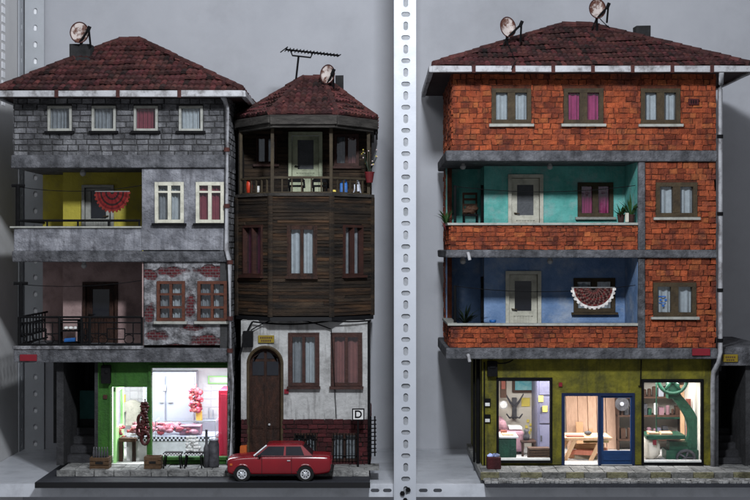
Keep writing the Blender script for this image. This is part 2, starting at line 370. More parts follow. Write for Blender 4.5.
def window(F, r, parent, fm, cm, cols=2, rows=(), t=.028, sill=None, mid=None, depth=.10, casing=0, cm2=None, gl='glass', bars=.018, folds=5):
    """frame mesh (part) with panes, curtain, sill (sub-parts)"""
    u0, u1, z0, z1 = r; mb = MB(); d1 = .022
    fb = lambda a, b, e, f, dd=d1: mb.fbox(F, a, b, e, f, -.05, dd, j=.0015)
    fb(u0, u0+t, z0, z1); fb(u1-t, u1, z0, z1); fb(u0+t, u1-t, z0, z0+t); fb(u0+t, u1-t, z1-t, z1)
    w_ = u1-u0
    zt = z1
    for q in rows:
        zz = z0+(z1-z0)*q; fb(u0+t, u1-t, zz-bars/2, zz+bars/2, d1-.006)
    m2 = mid or t
    for i in range(1, cols):
        uu = u0+w_*i/cols; fb(uu-m2/2, uu+m2/2, z0+t, z1-t, d1-.003)
    if casing:
        mb.fbox(F, u0-casing, u1+casing, z1, z1+casing, -.02, .012, j=.002)
        mb.fbox(F, u0-casing, u0, z0-casing*.3, z1, -.02, .012, j=.002); mb.fbox(F, u1, u1+casing, z0-casing*.3, z1, -.02, .012, j=.002)
    fr = mb.build('window', fm, parent)
    MB().fbox(F, u0+t*.5, u1-t*.5, z0+t*.5, z1-t*.5, -.033, -.028).build('pane', G[gl], fr)
    if cm is not None:
        if cm2 is None: curtain(F, (u0+t*.3, u1-t*.3, z0+t*.3, z1-t*.3), cm, fr, -.055, folds)
        else:
            h = (u0+u1)/2
            curtain(F, (u0+t*.3, h, z0+t*.3, z1-t*.3), cm, fr, -.075, folds//2+1); curtain(F, (h, u1-t*.3, z0+t*.3, z1-t*.3), cm2, fr, -.075, folds//2+1, seed=3)
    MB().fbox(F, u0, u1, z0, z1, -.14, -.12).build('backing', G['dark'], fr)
    if sill:
        MB().fbox(F, u0-.025, u1+.025, z0-.028, z0-.002, -.02, .055, j=.002).build('sill', sill, fr)
    return fr
def door(F, r, parent, m, glz=None, glm=None, panel=(.08, .4), planks=True, handle='right', t=.03, leafd=-.02):
    u0, u1, z0, z1 = r; w_ = u1-u0; h = z1-z0
    mb = MB(); mb.fbox(F, u0, u0+t, z0, z1, -.05, .03, j=.001); mb.fbox(F, u1-t, u1, z0, z1, -.05, .03, j=.001); mb.fbox(F, u0+t, u1-t, z1-t, z1, -.05, .03, j=.001)
    a, b = u0+t+.004, u1-t-.004; zz = z1-t-.004
    holes = []
    g = None
    if glz:
        g = (a+(b-a)*.2, b-(b-a)*.2, z0+h*glz[0], z0+h*glz[1]); holes = [g]
    wall(mb, F, a, b, z0+.003, zz, .03, holes, leafd)
    dr = mb.build('door', m, parent)
    if g: MB().fbox(F, g[0], g[1], g[2], g[3], leafd-.024, leafd-.018).build('door_pane', glm, dr)
    if planks:
        p = MB(); pz0, pz1 = z0+h*panel[0], z0+h*panel[1]; n = 6; pa, pb = a+(b-a)*.2, b-(b-a)*.2
        for i in range(n):
            p.fbox(F, pa+(pb-pa)*i/n+.003, pa+(pb-pa)*(i+1)/n-.003, pz0, pz1, leafd, leafd+.008)
        p.fbox(F, pa-.01, pb+.01, pz1, pz1+.014, leafd, leafd+.014)
        p.build('door_panel', m, dr)
    ha = b-.03 if handle == 'right' else a+.03
    s_ = -1 if handle == 'right' else 1
    MB().tube([F.p(ha, z0+h*.47, leafd), F.p(ha, z0+h*.47, leafd+.03), F.p(ha+s_*.05, z0+h*.46, leafd+.03)], .007, 6).build('handle', G['bwood'] if m is G['white'] or m is G['cream'] else G['black'], dr)
    return dr
def slope(mb, p0, p1, q0, q1, tw, rows, h=.013, lift=.034, sag=0):
    p0, p1, q0, q1 = map(Vector, (p0, p1, q0, q1))
    E = (p1-p0); L = E.length; e = E.normalized()
    mid0, mid1 = (p0+p1)/2, (q0+q1)/2
    up = mid1-mid0; up = up - e*up.dot(e); n = e.cross(up.normalized()); n = n if n.z > 0 else -n
    H = up.length; up.normalize()
    s0 = (q0-p0).dot(e); s1 = (q1-p0).dot(e)
    for k in range(rows):
        ta, tb = k/rows, min(1, (k+1.25)/rows); tm = (k+.5)/rows
        lo, hi = s0*tm, L+(s1-L)*tm
        ncol = int(L/tw)+2; off = random.uniform(-.06, .06)*tw
        for i in range(-1, ncol):
            a = i*tw+off; b = a+tw
            ca, cb = max(a, lo-tw*.25), min(b, hi+tw*.25)
            if cb-ca < tw*.3: continue
            wob = .012*math.sin(a*5+k*1.7)+.006*math.sin(a*13+k)
            v = random.uniform(.5, 1.35); c = (v*random.uniform(.85,1.2), v*random.uniform(.8, 1.1), v)
            if random.random() < .08: c = (.35, .5, .5)
            jt = random.uniform(-.006, .006); jl = random.uniform(0, .008)
            ring = []
            for (tt, li) in ((ta, lift+jl), (tb, .002)):
                row = []
                for q in range(6):
                    an = math.pi*q/5
                    row.append(p0 + e*(ca+(cb-ca)*(q/5)) + up*(H*tt+jt+wob*.5) + n*(li+h*math.sin(an)+wob*.5))
                ring.append(row)
            for q in range(5): mb.face([ring[0][q], ring[0][q+1], ring[1][q+1], ring[1][q]], c)
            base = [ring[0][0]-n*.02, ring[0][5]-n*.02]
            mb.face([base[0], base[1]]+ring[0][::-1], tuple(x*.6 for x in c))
def caps(mb, a, b, r=.032, step=.11):
    a, b = Vector(a), Vector(b); L = (b-a).length; n = max(2, int(L/step)); d = (b-a)/n
    for i in range(n):
        v = random.uniform(.45, 1.05); p = a+d*i+Vector((0, 0, random.uniform(.0, .008)))
        mb.tube([p-Vector((0,0,.004)), p+d*1.15+Vector((0, 0, -.004))], [r*1.12, r*.9], 8, (v, v, v))
# ================================================================ SETTING
SZ = -2.28          # top of the steel shelf
BT = -2.22          # top of the model bases (road)
PV = -2.17          # pavement
mb = MB(); mb.box(-9, 9, 2.2, 2.3, -6, 7); struct(mb.build('back_wall', G['wall']))
# shelf with a folded front lip pierced by slots
def slot_poly(cx, cz, w_, h_, n=5):
    r = min(w_, h_)/2; pts = []
    if w_ >= h_:
        for s_, a0 in ((1, -90), (-1, 90)):
            for i in range(n+1):
                a = R(a0+180*i/n); pts.append((cx+s_*(w_/2-r)+r*math.cos(a), cz+r*math.sin(a)))
    else:
        for s_, a0 in ((1, 0), (-1, 180)):
            for i in range(n+1):
                a = R(a0+180*i/n); pts.append((cx+r*math.cos(a), cz+s_*(h_/2-r)+r*math.sin(a)))
    return pts
def pierced(name, m, parent, x0, x1, z0, z1, slots, thick, place):
    """sheet in local x,z with real slots cut through it; place(x, z, t) -> world"""
    cu = bpy.data.curves.new('tmp', 'CURVE'); cu.dimensions = '2D'; cu.fill_mode = 'BOTH'
    def sp(pts):
        s_ = cu.splines.new('POLY'); s_.points.add(len(pts)-1)
        for i, p in enumerate(pts): s_.points[i].co = (p[0], p[1], 0, 1)
        s_.use_cyclic_u = True
    sp([(x0, z0), (x1, z0), (x1, z1), (x0, z1)])
    for s_ in slots: sp(slot_poly(*s_))
    cu.extrude = thick/2
    ob = bpy.data.objects.new('tmp', cu); COL.objects.link(ob)
    bpy.context.view_layer.update()
    me = bpy.data.meshes.new_from_object(ob.evaluated_get(bpy.context.evaluated_depsgraph_get()))
    bpy.data.objects.remove(ob)
    mb = MB()
    for v in me.vertices: mb.v.append(Vector(place(v.co.x, v.co.y, v.co.z)))
    for p in me.polygons: mb.f.append(list(p.vertices)); mb.c.append((1, 1, 1))
    return mb.build(name, m, parent)
mb = MB(); mb.box(-4.03, 4.6, -.384, 2.195, SZ-.03, SZ)
lip = [( x, SZ-.062, .085, .036) for x in (-.0, .12, .47, .61)]
sh = struct(mb.build('shelf', G['shelf'], bevel=.006))
pierced('shelf_lip', G['shelf'], sh, -4.03, 4.6, SZ-.125, SZ-.002, lip, .012, lambda x, z, t: (x, -.392+t, z))
MB().box(-4.03, 4.6, -.30, -.28, SZ-.14, SZ-.032).build('lip_backing', G['shelf'], sh)
struct(MB().box(-4.07, -4.035, .95, 2.19, -5, 4).build('side_panel', G['panel']))
# front post (bright, slotted, two flanges)
pst = thing('perforated_post', 'bright white slotted steel post standing between the two groups of model houses', 'rack post', (.29, -.55, -2.6))
sl = []; z = 3.6; k = 0
while z > -4:
    sl.append((.295, z, .086, .046) if k % 2 == 0 else (.295, z, .046, .086)); z -= .1115; k += 1
pierced('front_flange', G['post'], pst, .196, .394, -4.2, 4.2, sl, .016, lambda x, z, t: (x, -.60+t, z))
mb = MB(); mb.box(.182, .1955, -.608, -.40, -4.2, 4.2); mb.build('side_flange', G['post'], pst)
MB().box(.20, .385, -.589, -.575, -4.2, 4.2).build('inner_channel', G['slot_dark'], pst)
b = MB()
for (x, z) in ((.262, -2.335), (.318, -2.30), (.29, -2.40)):
    b.tube([(x, -.585, z), (x, -.63, z)], .024, 6)
b.build('bolt', G['black'], pst)
# rear corner post; pale backings paint the light seen through its slots
rp = thing('perforated_post', 'dark grey slotted steel post in the rear left corner beside the grey block house', 'rack post', (-3.9, 2.1, SZ))
sl = []; z = 3.3
while z > SZ+.06: sl.append((-3.88, z, .045, .07)); z -= .19
pierced('rear_flange', G['post_back'], rp, -4.0, -3.78, SZ, 4, sl, .014, lambda x, z, t: (x, 2.14+t, z))
pierced('rear_side_flange', G['post_back'], rp, 1.92, 2.13, SZ, 4, [(2.03, s_[1], .05, .07) for s_ in sl], .014, lambda x, z, t: (-4.02+t, x, z))
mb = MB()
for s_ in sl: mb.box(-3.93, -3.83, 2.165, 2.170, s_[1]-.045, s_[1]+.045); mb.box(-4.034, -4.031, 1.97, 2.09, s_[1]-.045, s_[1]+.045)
mb.build('slot_light_backing', G['slot_light'], rp)
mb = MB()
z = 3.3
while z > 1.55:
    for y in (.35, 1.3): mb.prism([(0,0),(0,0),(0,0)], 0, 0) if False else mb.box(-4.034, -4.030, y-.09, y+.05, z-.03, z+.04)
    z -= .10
mb.build('painted_light_dashes', G['slot_light'], rp)  # pale dashes paint the light falling through the post onto the panel
# bases: road, pavement
def base(x0, x1, yf, kerb, roadname, label_side=0, top=BT):
    r_ = struct(MB().box(x0, x1, yf, 1.95, SZ+.002, top, j=0).build(roadname, G['asphalt'], bevel=.004))
    MB().box(x0-.004, x1+.004, yf-.006, yf-.001, SZ+.002, top-.004).build('road_edge', G['basedark'], r_)
    return r_
roadA = base(-3.25, -.05, -.65, 0, 'road')
mb = MB(); F0 = Frame((0, -.27))
mb.box(-3.1, -.06, -.262, 1.9, BT+.001, PV)
pa = struct(mb.build('pavement', G['pave']))
mb = MB(); x = -3.12
while x < -.08:
    L_ = random.uniform(.16, .24); v = random.uniform(.7, 1.2); mb.box(x, min(x+L_-.01, -.06), -.295, -.258, BT, PV+.006, (v, v, v), .003); x += L_
mb.build('kerb', G['pave'], pa)
mb = MB(); x = -3.1
while x < -.1:
    for y in (-.25, -.10, .04): v = random.uniform(.8, 1.2); mb.box(x, x+.14, y, y+.14, PV+.001, PV+.006+random.uniform(0, .004), (v, v, v), .002)
    x += .15
mb.build('paving_slabs', G['pave'], pa)
# right base
roadC = struct(MB().box(1.06, 4.3, -.62, 1.95, SZ+.002, BT-.02).build('road', G['asphalt'], bevel=.004))
pc = struct(MB().box(1.03, 4.3, -.36, 1.9, BT-.018, PV-.01).build('pavement', G['pave']))
mb = MB(); x = 1.03; k = 0
while x < 4.2:
    L_ = random.uniform(.17, .23); yel = k % 2 == 0
    c = (.68, .64, .38) if yel else (.6, .6, .58)
    mb.box(x, x+L_-.008, -.395, -.355, BT-.018, PV+.0, c, .003); x += L_; k += 1
mb.build('kerb', G['pave'], pc)
mb = MB()
for yk in range(5):
    x = 1.05+random.uniform(0, .03)
    while x < 4.25:
        L_ = random.uniform(.04, .075); v = random.uniform(.7, 1.4)
        mb.box(x, x+L_-.007, -.615+yk*.044, -.615+yk*.044+.037, BT-.02, BT-.004+random.uniform(0, .008), (v, v, v*1.02), .003); x += L_
mb.build('cobbles', G['pave'], roadC)
mb = MB(); x = 1.05
while x < 4.2:
    for y in (-.35, -.20, -.05): v = random.uniform(.8, 1.2); mb.box(x, x+.14, y, y+.14, PV-.009, PV-.004+random.uniform(0, .004), (v, v, v), .002)
    x += .15
mb.build('paving_slabs', G['pave'], pc)

# ================================================================ HOUSE A (grey blocks / stucco, butcher below)
A = thing('town_house', 'tall grey block and stucco model house with yellow balcony and lit butcher shop below', 'model house', (-2.5, 0, PV))
F = Frame((0, 0)); AL, AR, AB = X(14), X(228), 1.9
SHELL = 1.86
def zz(py): return Z(py)
# --- top floor
wins = [F.r(a, b, 106, 131) for a, b in ((48, 72), (92, 116), (134, 158), (179, 203))]
mb = MB(); wall(mb, F, AL, AR, Z(158), Z(90), .08, wins)
FR = Frame((AR, 0), (AR, AB)); wall(mb, FR, .001, AB, Z(362), Z(90), .08); wall(mb, FR, .14, AB, PV, Z(362)-.003, .02)       # right flank, full height
FLt = Frame((AL, AB), (AL, 0)); wall(mb, FLt, 0, AB-.001, Z(158), Z(90), .08)
FB = Frame((AR, AB), (AL, AB)); wall(mb, FB, 0, AR-AL, PV, Z(90), .06)
mb.build('wall', G['mortar'], A)
mb = MB(); courses(mb, F, AL, AR, Z(157), Z(94), .125, .058, wins, .014, .009, .004, .38)
courses(mb, FR, 0, AB, PV+.05, Z(94), .125, .058, (), .012, .009, .003, .3)
courses(mb, FLt, 0, AB, Z(157), Z(94), .125, .058, (), .012, .009, .003, .3)
mb.build('block_facing', G['block'], A, bevel=.004)
cs = ['greyc', 'greyc', 'redc', 'lace']
for r_, c_ in zip(wins, cs):
    window(F, r_, A, G['white'], G[c_], cols=1, t=.024, sill=G['black'], folds=6)
# slab
mb = MB(); mb.box(AL-.02, AR+.01, -.045, AB-.02, Z(168), Z(155), j=.004); mb.build('slab', G['concrete'], A, bevel=.01)
# --- third floor
XM = X(142)
w3 = [F.r(155, 184, 182, 223), F.r(196, 224, 182, 223)]
mb = MB(); wall(mb, F, XM, AR-.001, Z(250), Z(168.2), .08, w3)
FM = Frame((XM, AB), (XM, 0)); wall(mb, FM, .1, AB-.081, Z(250), Z(168.2), .05)
mb.build('wall', G['stucco'], A)
for r_, c_ in zip(w3, (('greyc'), ('redc'))):
    window(F, r_, A, G['cream'], G[c_], cols=2, rows=(.76,), t=.034, sill=G['black'], casing=.0, folds=6, cm2=G['lace'] if c_ == 'greyc' else None)
Y3 = .8; F3 = Frame((0, Y3)); X3 = X(63, Y3)
dr3 = F3.r(82, 114, 185, 226); zf = Z(227)-.16
dr3 = (dr3[0], dr3[1], zf, dr3[3])
def recess(mat_, zb, zt, drr, wn=None, xl=None):
    mb = MB(); wall(mb, F3, X3, XM-.055, zb, zt, .06, [drr]+([wn] if wn else []))
    Fk = Frame((0, 1.3)); wall(mb, Fk, AL+.0, X3-.002, zb, zt, .06)
    Fr = Frame((X3, 1.298), (X3, Y3+.001)); wall(mb, Fr, 0, .45, zb, zt, .05, d=0)
    Fc = Frame((XM, Y3-.001), (XM, .005)); wall(mb, Fc, 0, Y3-.01, zb, zt, .012, d=.0 if False else .0)
    Fs = Frame((AL, AB-.07), (AL, 1.31)); wall(mb, Fs, 0, .52, zb, zt, .06)
    return mb.build('balcony_wall', mat_, A)
recess(G['yellow'], Z(258), Z(168.2), dr3)
door(F3, dr3, A, G['white'], (.38, .9), G['dglass'], handle='right')
# door surround is the frame; parapet of the yellow balcony
mb = MB(); mb.box(AL, XM-.002, -.005, .055, Z(251), Z(228)); mb.box(AL, AL+.06, .056, 1.29, Z(251), Z(228))
mb.build('balcony_parapet', G['stucco'], A, bevel=.006)
mb = MB(); mb.box(AL-.035, XM-.002, -.03, .08, Z(228)+.001, Z(226.3)); mb.box(AL-.035, AL+.08, .081, 1.29, Z(228)+.001, Z(226.3)); mb.build('coping', G['white'], A)
mb = MB(); mb.box(AL-.01, AR+.005, -.035, AB-.02, Z(262), Z(251)-.001, j=.004); mb.build('slab', G['concrete'], A, bevel=.012)
# railing + line post
mb = MB(); zt = Z(220.5); mb.tube([(AL+.02, .02, zt), (XM-.02, .02, zt)], .014, 6); mb.tube([(AL+.02, .02, zt), (AL+.02, 1.28, zt)], .012, 6)
for i in range(5): x = AL+.02+(XM-AL-.05)*i/4; mb.tube([(x, .02, Z(227)), (x, .02, zt)], .010, 6)
mb.tube([(AL+.03, .03, Z(227)), (AL+.03, .03, Z(185))], .022, 8); mb.tube([(AL-.03, .03, Z(185.5)), (AL+.10, .03, Z(185.5))], .018, 6)
mb.build('railing', G['black'], A)
def line(mb, a, b, sag=.03, r=.0035, n=10):
    a, b = Vector(a), Vector(b); mb.tube([a.lerp(b, i/n)-Vector((0, 0, 4*sag*(i/n)*(1-i/n))) for i in range(n+1)], r, 5)
mb = MB(); line(mb, (AL+.05, .03, Z(187)), (XM-.01, .06, Z(185)), .05); mb.build('clothes_line', G['black'], A)
MB().ball((X(83, .25), .25, Z(168.4, 0)-.035), .032).tube([(X(83, .25), .25, Z(168.2)), (X(83, .25), .25, Z(168.4)-.02)], .02, 8).build('balcony_lamp', G['bulb'], A, smooth=True)
# --- second floor: weathered stucco with brick patches
def patchy():
    m = G['stucco_pale'].copy(); m.name = 'stucco_with_brick_patches'; nt = m.node_tree; N = nt.nodes; L = nt.links
    b = N['Principled BSDF']; old = b.inputs['Base Color'].links[0].from_socket
    tc = N.new('ShaderNodeTexCoord'); sep = N.new('ShaderNodeSeparateXYZ'); cmb = N.new('ShaderNodeCombineXYZ')
    L.new(tc.outputs['Object'], sep.inputs[0]); L.new(sep.outputs[0], cmb.inputs[0]); L.new(sep.outputs[2], cmb.inputs[1])
    br = N.new('ShaderNodeTexBrick'); br.inputs['Color1'].default_value = (.11,.018,.022,1); br.inputs['Color2'].default_value = (.055,.012,.015,1)
    br.inputs['Mortar'].default_value = (.10,.09,.09,1); br.inputs['Scale'].default_value = 10; br.inputs['Brick Width'].default_value = .55; br.inputs['Row Height'].default_value = .3
    br.inputs['Mortar Size'].default_value = .03
    L.new(cmb.outputs[0], br.inputs[0])
    no = N.new('ShaderNodeTexNoise'); no.inputs['Scale'].default_value = 9; no.inputs['Detail'].default_value = 6; L.new(tc.outputs['Object'], no.inputs[0])
    cur = None
    for (px, py, rx, rz) in ((150,275,9,5),(171,272,17,5),(212,271,18,6),(228,278,8,6),(149,312,5,10),(190,304,5,14),(155,336,12,5),(207,341,20,6),(230,312,4,14),(192,328,12,3),(176,347,14,3)):
        sb = N.new('ShaderNodeVectorMath'); sb.operation = 'SUBTRACT'; L.new(cmb.outputs[0], sb.inputs[0]); sb.inputs[1].default_value = (X(px)+2.5, Z(py)-PV, 0)
        dv = N.new('ShaderNodeVectorMath'); dv.operation = 'DIVIDE'; L.new(sb.outputs[0], dv.inputs[0]); dv.inputs[1].default_value = (rx/100, rz/100, 1)
        ln = N.new('ShaderNodeVectorMath'); ln.operation = 'LENGTH'; L.new(dv.outputs[0], ln.inputs[0])
        if cur is None: cur = ln.outputs['Value']
        else:
            mi = N.new('ShaderNodeMath'); mi.operation = 'MINIMUM'; L.new(cur, mi.inputs[0]); L.new(ln.outputs['Value'], mi.inputs[1]); cur = mi.outputs[0]
    ad = N.new('ShaderNodeMath'); ad.operation = 'MULTIPLY_ADD'; L.new(no.outputs[0], ad.inputs[0]); ad.inputs[1].default_value = 2.2; L.new(cur, ad.inputs[2])
    mr = N.new('ShaderNodeMapRange'); mr.inputs[1].default_value = 1.85; mr.inputs[2].default_value = 2.2; L.new(ad.outputs[0], mr.inputs[0])
    x = N.new('ShaderNodeMix'); x.data_type = 'RGBA'; L.new(mr.outputs[0], x.inputs[0]); L.new(br.outputs[0], x.inputs[6]); L.new(old, x.inputs[7])
    L.new(x.outputs[2], b.inputs['Base Color'])
    bp = N.new('ShaderNodeBump'); bp.inputs['Strength'].default_value = .8; bp.inputs['Distance'].default_value = .03
    L.new(mr.outputs[0], bp.inputs['Height']); L.new(b.inputs['Normal'].links[0].from_socket, bp.inputs['Normal']); L.new(bp.outputs[0], b.inputs['Normal'])
    return m
G['patchy'] = patchy()
w2 = [F.r(157, 185, 281, 321), F.r(197.5, 227, 281, 321)]
mb = MB(); wall(mb, F, XM+.02, AR-.001, Z(345), Z(262.2), .08, w2, d=-.004)
wall(mb, FM, .1, AB-.081, Z(345), Z(262.2), .05)
mb.build('wall', G['patchy'], A)
for i, r_ in enumerate(w2): window(F, r_, A, G['rwood'], G['greyc'], cols=2, rows=(.34, .67), t=.03, sill=G['white'], bars=.022, mid=.026, cm2=G['lace'], folds=6)
dr2 = F3.r(83, 118, 282, 345); zf2 = Z(348)
dr2 = (dr2[0], dr2[1], zf2+.0, dr2[3])
recess(G['pink'], zf2, Z(262.2), dr2)
door(F3, dr2, A, G['dwood'], (.42, .88), G['dglass'], handle='left')
mb = MB(); mb.box(AL+.01, AR+.012, -.06, AB-.02, Z(362), Z(348)-.001, j=.003); mb.build('slab', G['concrete'], A, bevel=.012)
mb = MB(); mb.box(AL+.0, XM+.02, -.075, -.0, Z(349), Z(345.5), j=.002); mb.build('slab_edge', G['stucco_pale'], A, bevel=.006)
# ornate railing
mb = MB(); zt, zb = Z(317), Z(344.5); y = -.03
x0, x1 = AL+.06, XM+.005
def bar(a, b, r=.008): mb.tube([a, b], r, 5)
for z in (zt, zb, zt-.055): bar((x0, y, z), (x1, y, z), .011 if z != zt-.055 else .007)
for z in (zt, zb): bar((x0, y, z), (x0, 1.25, z), .011)
for x in (x0, x0+.40, x0+.62, x1-.62+.1, x1): bar((x, y, zb-.05), (x, y, zt+.0), .013)
def rect(xa, xb, za, zc, f):
    for a, b in (((xa, za), (xb, za)), ((xb, za), (xb, zc)), ((xb, zc), (xa, zc)), ((xa, zc), (xa, za))): bar(f(*a), f(*b), .006)
fr = lambda u, z: (u, y, z)
H_ = zt-.055-zb
for (pa_, pb_) in ((x0, x0+.40), (x0+.62, x1-.52), (x1-.52, x1)):
    W_ = pb_-pa_; c = (pa_+pb_)/2
    rect(c-W_*.17, c+W_*.17, zb+H_*.25, zb+H_*.72, fr)
    bar((c, y, zb), (c, y, zb+H_*.25), .006); bar((c, y, zb+H_*.72), (c, y, zb+H_), .006)
    for s_ in (-1, 1):
        bar((c+s_*W_*.17, y, zb+H_*.5), (c+s_*W_*.5, y, zb+H_*.5), .006); bar((c+s_*W_*.33, y, zb+H_*.5), (c+s_*W_*.33, y, zb+H_), .006)
        bar((c+s_*W_*.33, y, zb), (c+s_*W_*.33, y, zb+H_*.5), .006)
        mb.tube([(c+s_*(W_*.25+.05*math.cos(t)), y, zb+H_*.25+.045*math.sin(t)) for t in [i*math.pi/5 for i in range(11)]], .005, 4)
for i in range(9):
    yy = y+.05+i*.14; bar((x0, yy, zb), (x0, yy, zt), .007)
    if i < 8: mb.tube([(x0, yy+.07+.05*math.cos(t), (zb+zt)/2+.07*math.sin(t)) for t in [i_*math.pi/5 for i_ in range(11)]], .006, 4)
mb.tube([(x0-.0, .03, zt), (x0-.0, .03, Z(283))], .022, 8); mb.tube([(x0-.07, .03, Z(283.5)), (x0+.07, .03, Z(283.5))], .018, 6)
mb.build('railing', G['black'], A)
mb = MB(); line(mb, (x0, .03, Z(284.5)), (XM+.02, .06, Z(280)), .04); mb.build('clothes_line', G['black'], A)
MB().ball((X(84, .25), .25, Z(262.4)-.035), .03).tube([(X(84, .25), .25, Z(262.2)), (X(84, .25), .25, Z(262.4)-.02)], .02, 8).build('balcony_lamp', G['bulb'], A, smooth=True)
MB().box(X(20, -.07), X(37, -.07), -.085, -.062, Z(361, -.07), Z(354.5, -.07)).build('name_plate', G['redplate'], A, bevel=.003)
# --- ground floor
Yg = .12; FG = Frame((0, Yg)); GL, GM = X(57, Yg), X(98, Yg)
gz = lambda py: Z(py, Yg)
op_d = (X(111, Yg), X(147, Yg), PV+.008, gz(387)); op_w = (X(151.5, Yg), X(227.5, Yg), gz(457), gz(368))
mb = MB(); wall(mb, FG, GM, AR-.001, PV+.005, Z(362)-.002, .07, [op_d, op_w]); mb.build('shop_front', G['green'], A)
mb = MB(); u0, u1, z0, z1 = op_w
for a in ((u0-.03, u0), (u1, u1+.03)): mb.fbox(FG, a[0], a[1], z0-.03, z1+.03, .001, .018)
mb.fbox(FG, u0, u1, z1, z1+.03, .001, .018); mb.fbox(FG, u0, u1, z0-.03, z0, .001, .018)
sf = mb.build('window', G['green'], A); MB().fbox(FG, u0, u1, z0, z1, -.03, -.026).build('pane', G['shopglass'], sf)
u0, u1, z0, z1 = op_d
mb = MB()
for a in ((u0-.022, u0), (u1, u1+.022)): mb.fbox(FG, a[0], a[1], z0, z1+.02, .001, .014)
mb.fbox(FG, u0, u1, z1, z1+.02, .001, .014)
mb.build('door_frame', G['green'], A)
# open door leaf
Fd = Frame((u0+.012, .68), (u0+.012, .15)); dl = MB()
wall(dl, Fd, 0, .5, PV+.01, gz(388), .025, [(.07, .43, PV+.36, gz(393))]); lf = dl.build('door', G['green_door'], A)
MB().fbox(Fd, .1, .4, PV+.07, PV+.30, .001, .009).build('door_panel', G['green_door'], lf)
MB().fbox(Fd, .07, .43, PV+.36, gz(393), -.015, -.011).build('door_pane', G['shopglass'], lf)
# shop shell
RB = 1.35; mb = MB()
mb.box(GM+.03, AR-.022, RB, RB+.03, PV, Z(362)-.003); mb.box(GM+.01, GM+.04, Yg-.0+.001, RB, PV, Z(362)-.003) if False else None
mb.box(GM+.005, GM+.03, Yg+.001-.0, RB+.03, PV+.006, Z(362)-.003); mb.box(AR-.026, AR-.0215, Yg+.072, RB, PV+.006, Z(362)-.003)
sw = mb.build('shop_wall', G['shopwhite'], A)
tl = MB()
for i in range(15):
    for k in range(8):
        xa = GM+.04+i*.088; 
        if xa+.084 < AR-.03: tl.box(xa, xa+.084, RB-.006, RB-.001, PV+.02+k*.088, PV+.02+k*.088+.084)
tl.build('wall_tiles', G['shopwhite'], sw)
MB().box(GM+.031, AR-.028, Yg+.0, RB-.001, PV+.0065, PV+.012).build('shop_floor', G['tilef'], A)
# stair recess
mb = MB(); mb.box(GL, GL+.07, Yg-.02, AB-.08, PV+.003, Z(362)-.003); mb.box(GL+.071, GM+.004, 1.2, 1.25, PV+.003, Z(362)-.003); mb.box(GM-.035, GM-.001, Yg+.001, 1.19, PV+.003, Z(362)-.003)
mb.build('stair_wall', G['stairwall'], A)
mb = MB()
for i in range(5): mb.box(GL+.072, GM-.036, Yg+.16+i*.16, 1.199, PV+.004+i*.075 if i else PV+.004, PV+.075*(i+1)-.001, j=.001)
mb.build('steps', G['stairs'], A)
MB().box(X(72, .9), GM-.037, .93, .96, gz(438), gz(398)).build('stair_gate', G['tealdoor'], A, bevel=.004)
mb = MB()
for i in range(7): x = X(72, .9)+.02+i*.052; mb.tube([(x, .945, gz(397)), (x, .945, Z(366))], .005, 5)
mb.build('stair_bars', G['black'], A)
mb = MB(); mb.box(X(102, .1), X(111, .1), .04, .118, Z(384), Z(366)); mb.tube([(X(104, .1), .08, Z(366)), (X(104, .1), .05, Z(363))], .006, 5); mb.ball((X(106.5, .05), .04, Z(372)), .024, sq=(1,.4,1))
mb.build('meter_box', G['black'], A, bevel=.003)
MB().box(X(103, .1), X(107, .1), .105, .118, Z(400), Z(396)).build('door_number', G['rust'], A)
# downpipe
mb = MB(); xp = X(227, -.03)
mb.tube([(xp-.02, -.24, Z(97, -.25)), (xp-.01, -.16, Z(100, -.1)), (xp, -.06, Z(107)), (xp, -.06, Z(250)), (xp+.035, -.085, Z(262)), (xp+.035, -.085, Z(366)), (xp+.04, .02, Z(380)), (xp+.04, .02, PV+.05), (xp+.04, -.06, PV+.02)], .024, 10)
dp = mb.build('downpipe', G['pipe'], A, smooth=True)
mb = MB()
for py in (150, 206, 262, 318, 350): 
    xx = xp if py < 255 else xp+.035; yy = -.06 if py < 255 else -.085
    MB().tube([(xx, yy, Z(py)-.02), (xx, yy, Z(py)+.02)], .031, 10).build('pipe_joint', G['rust'], dp)
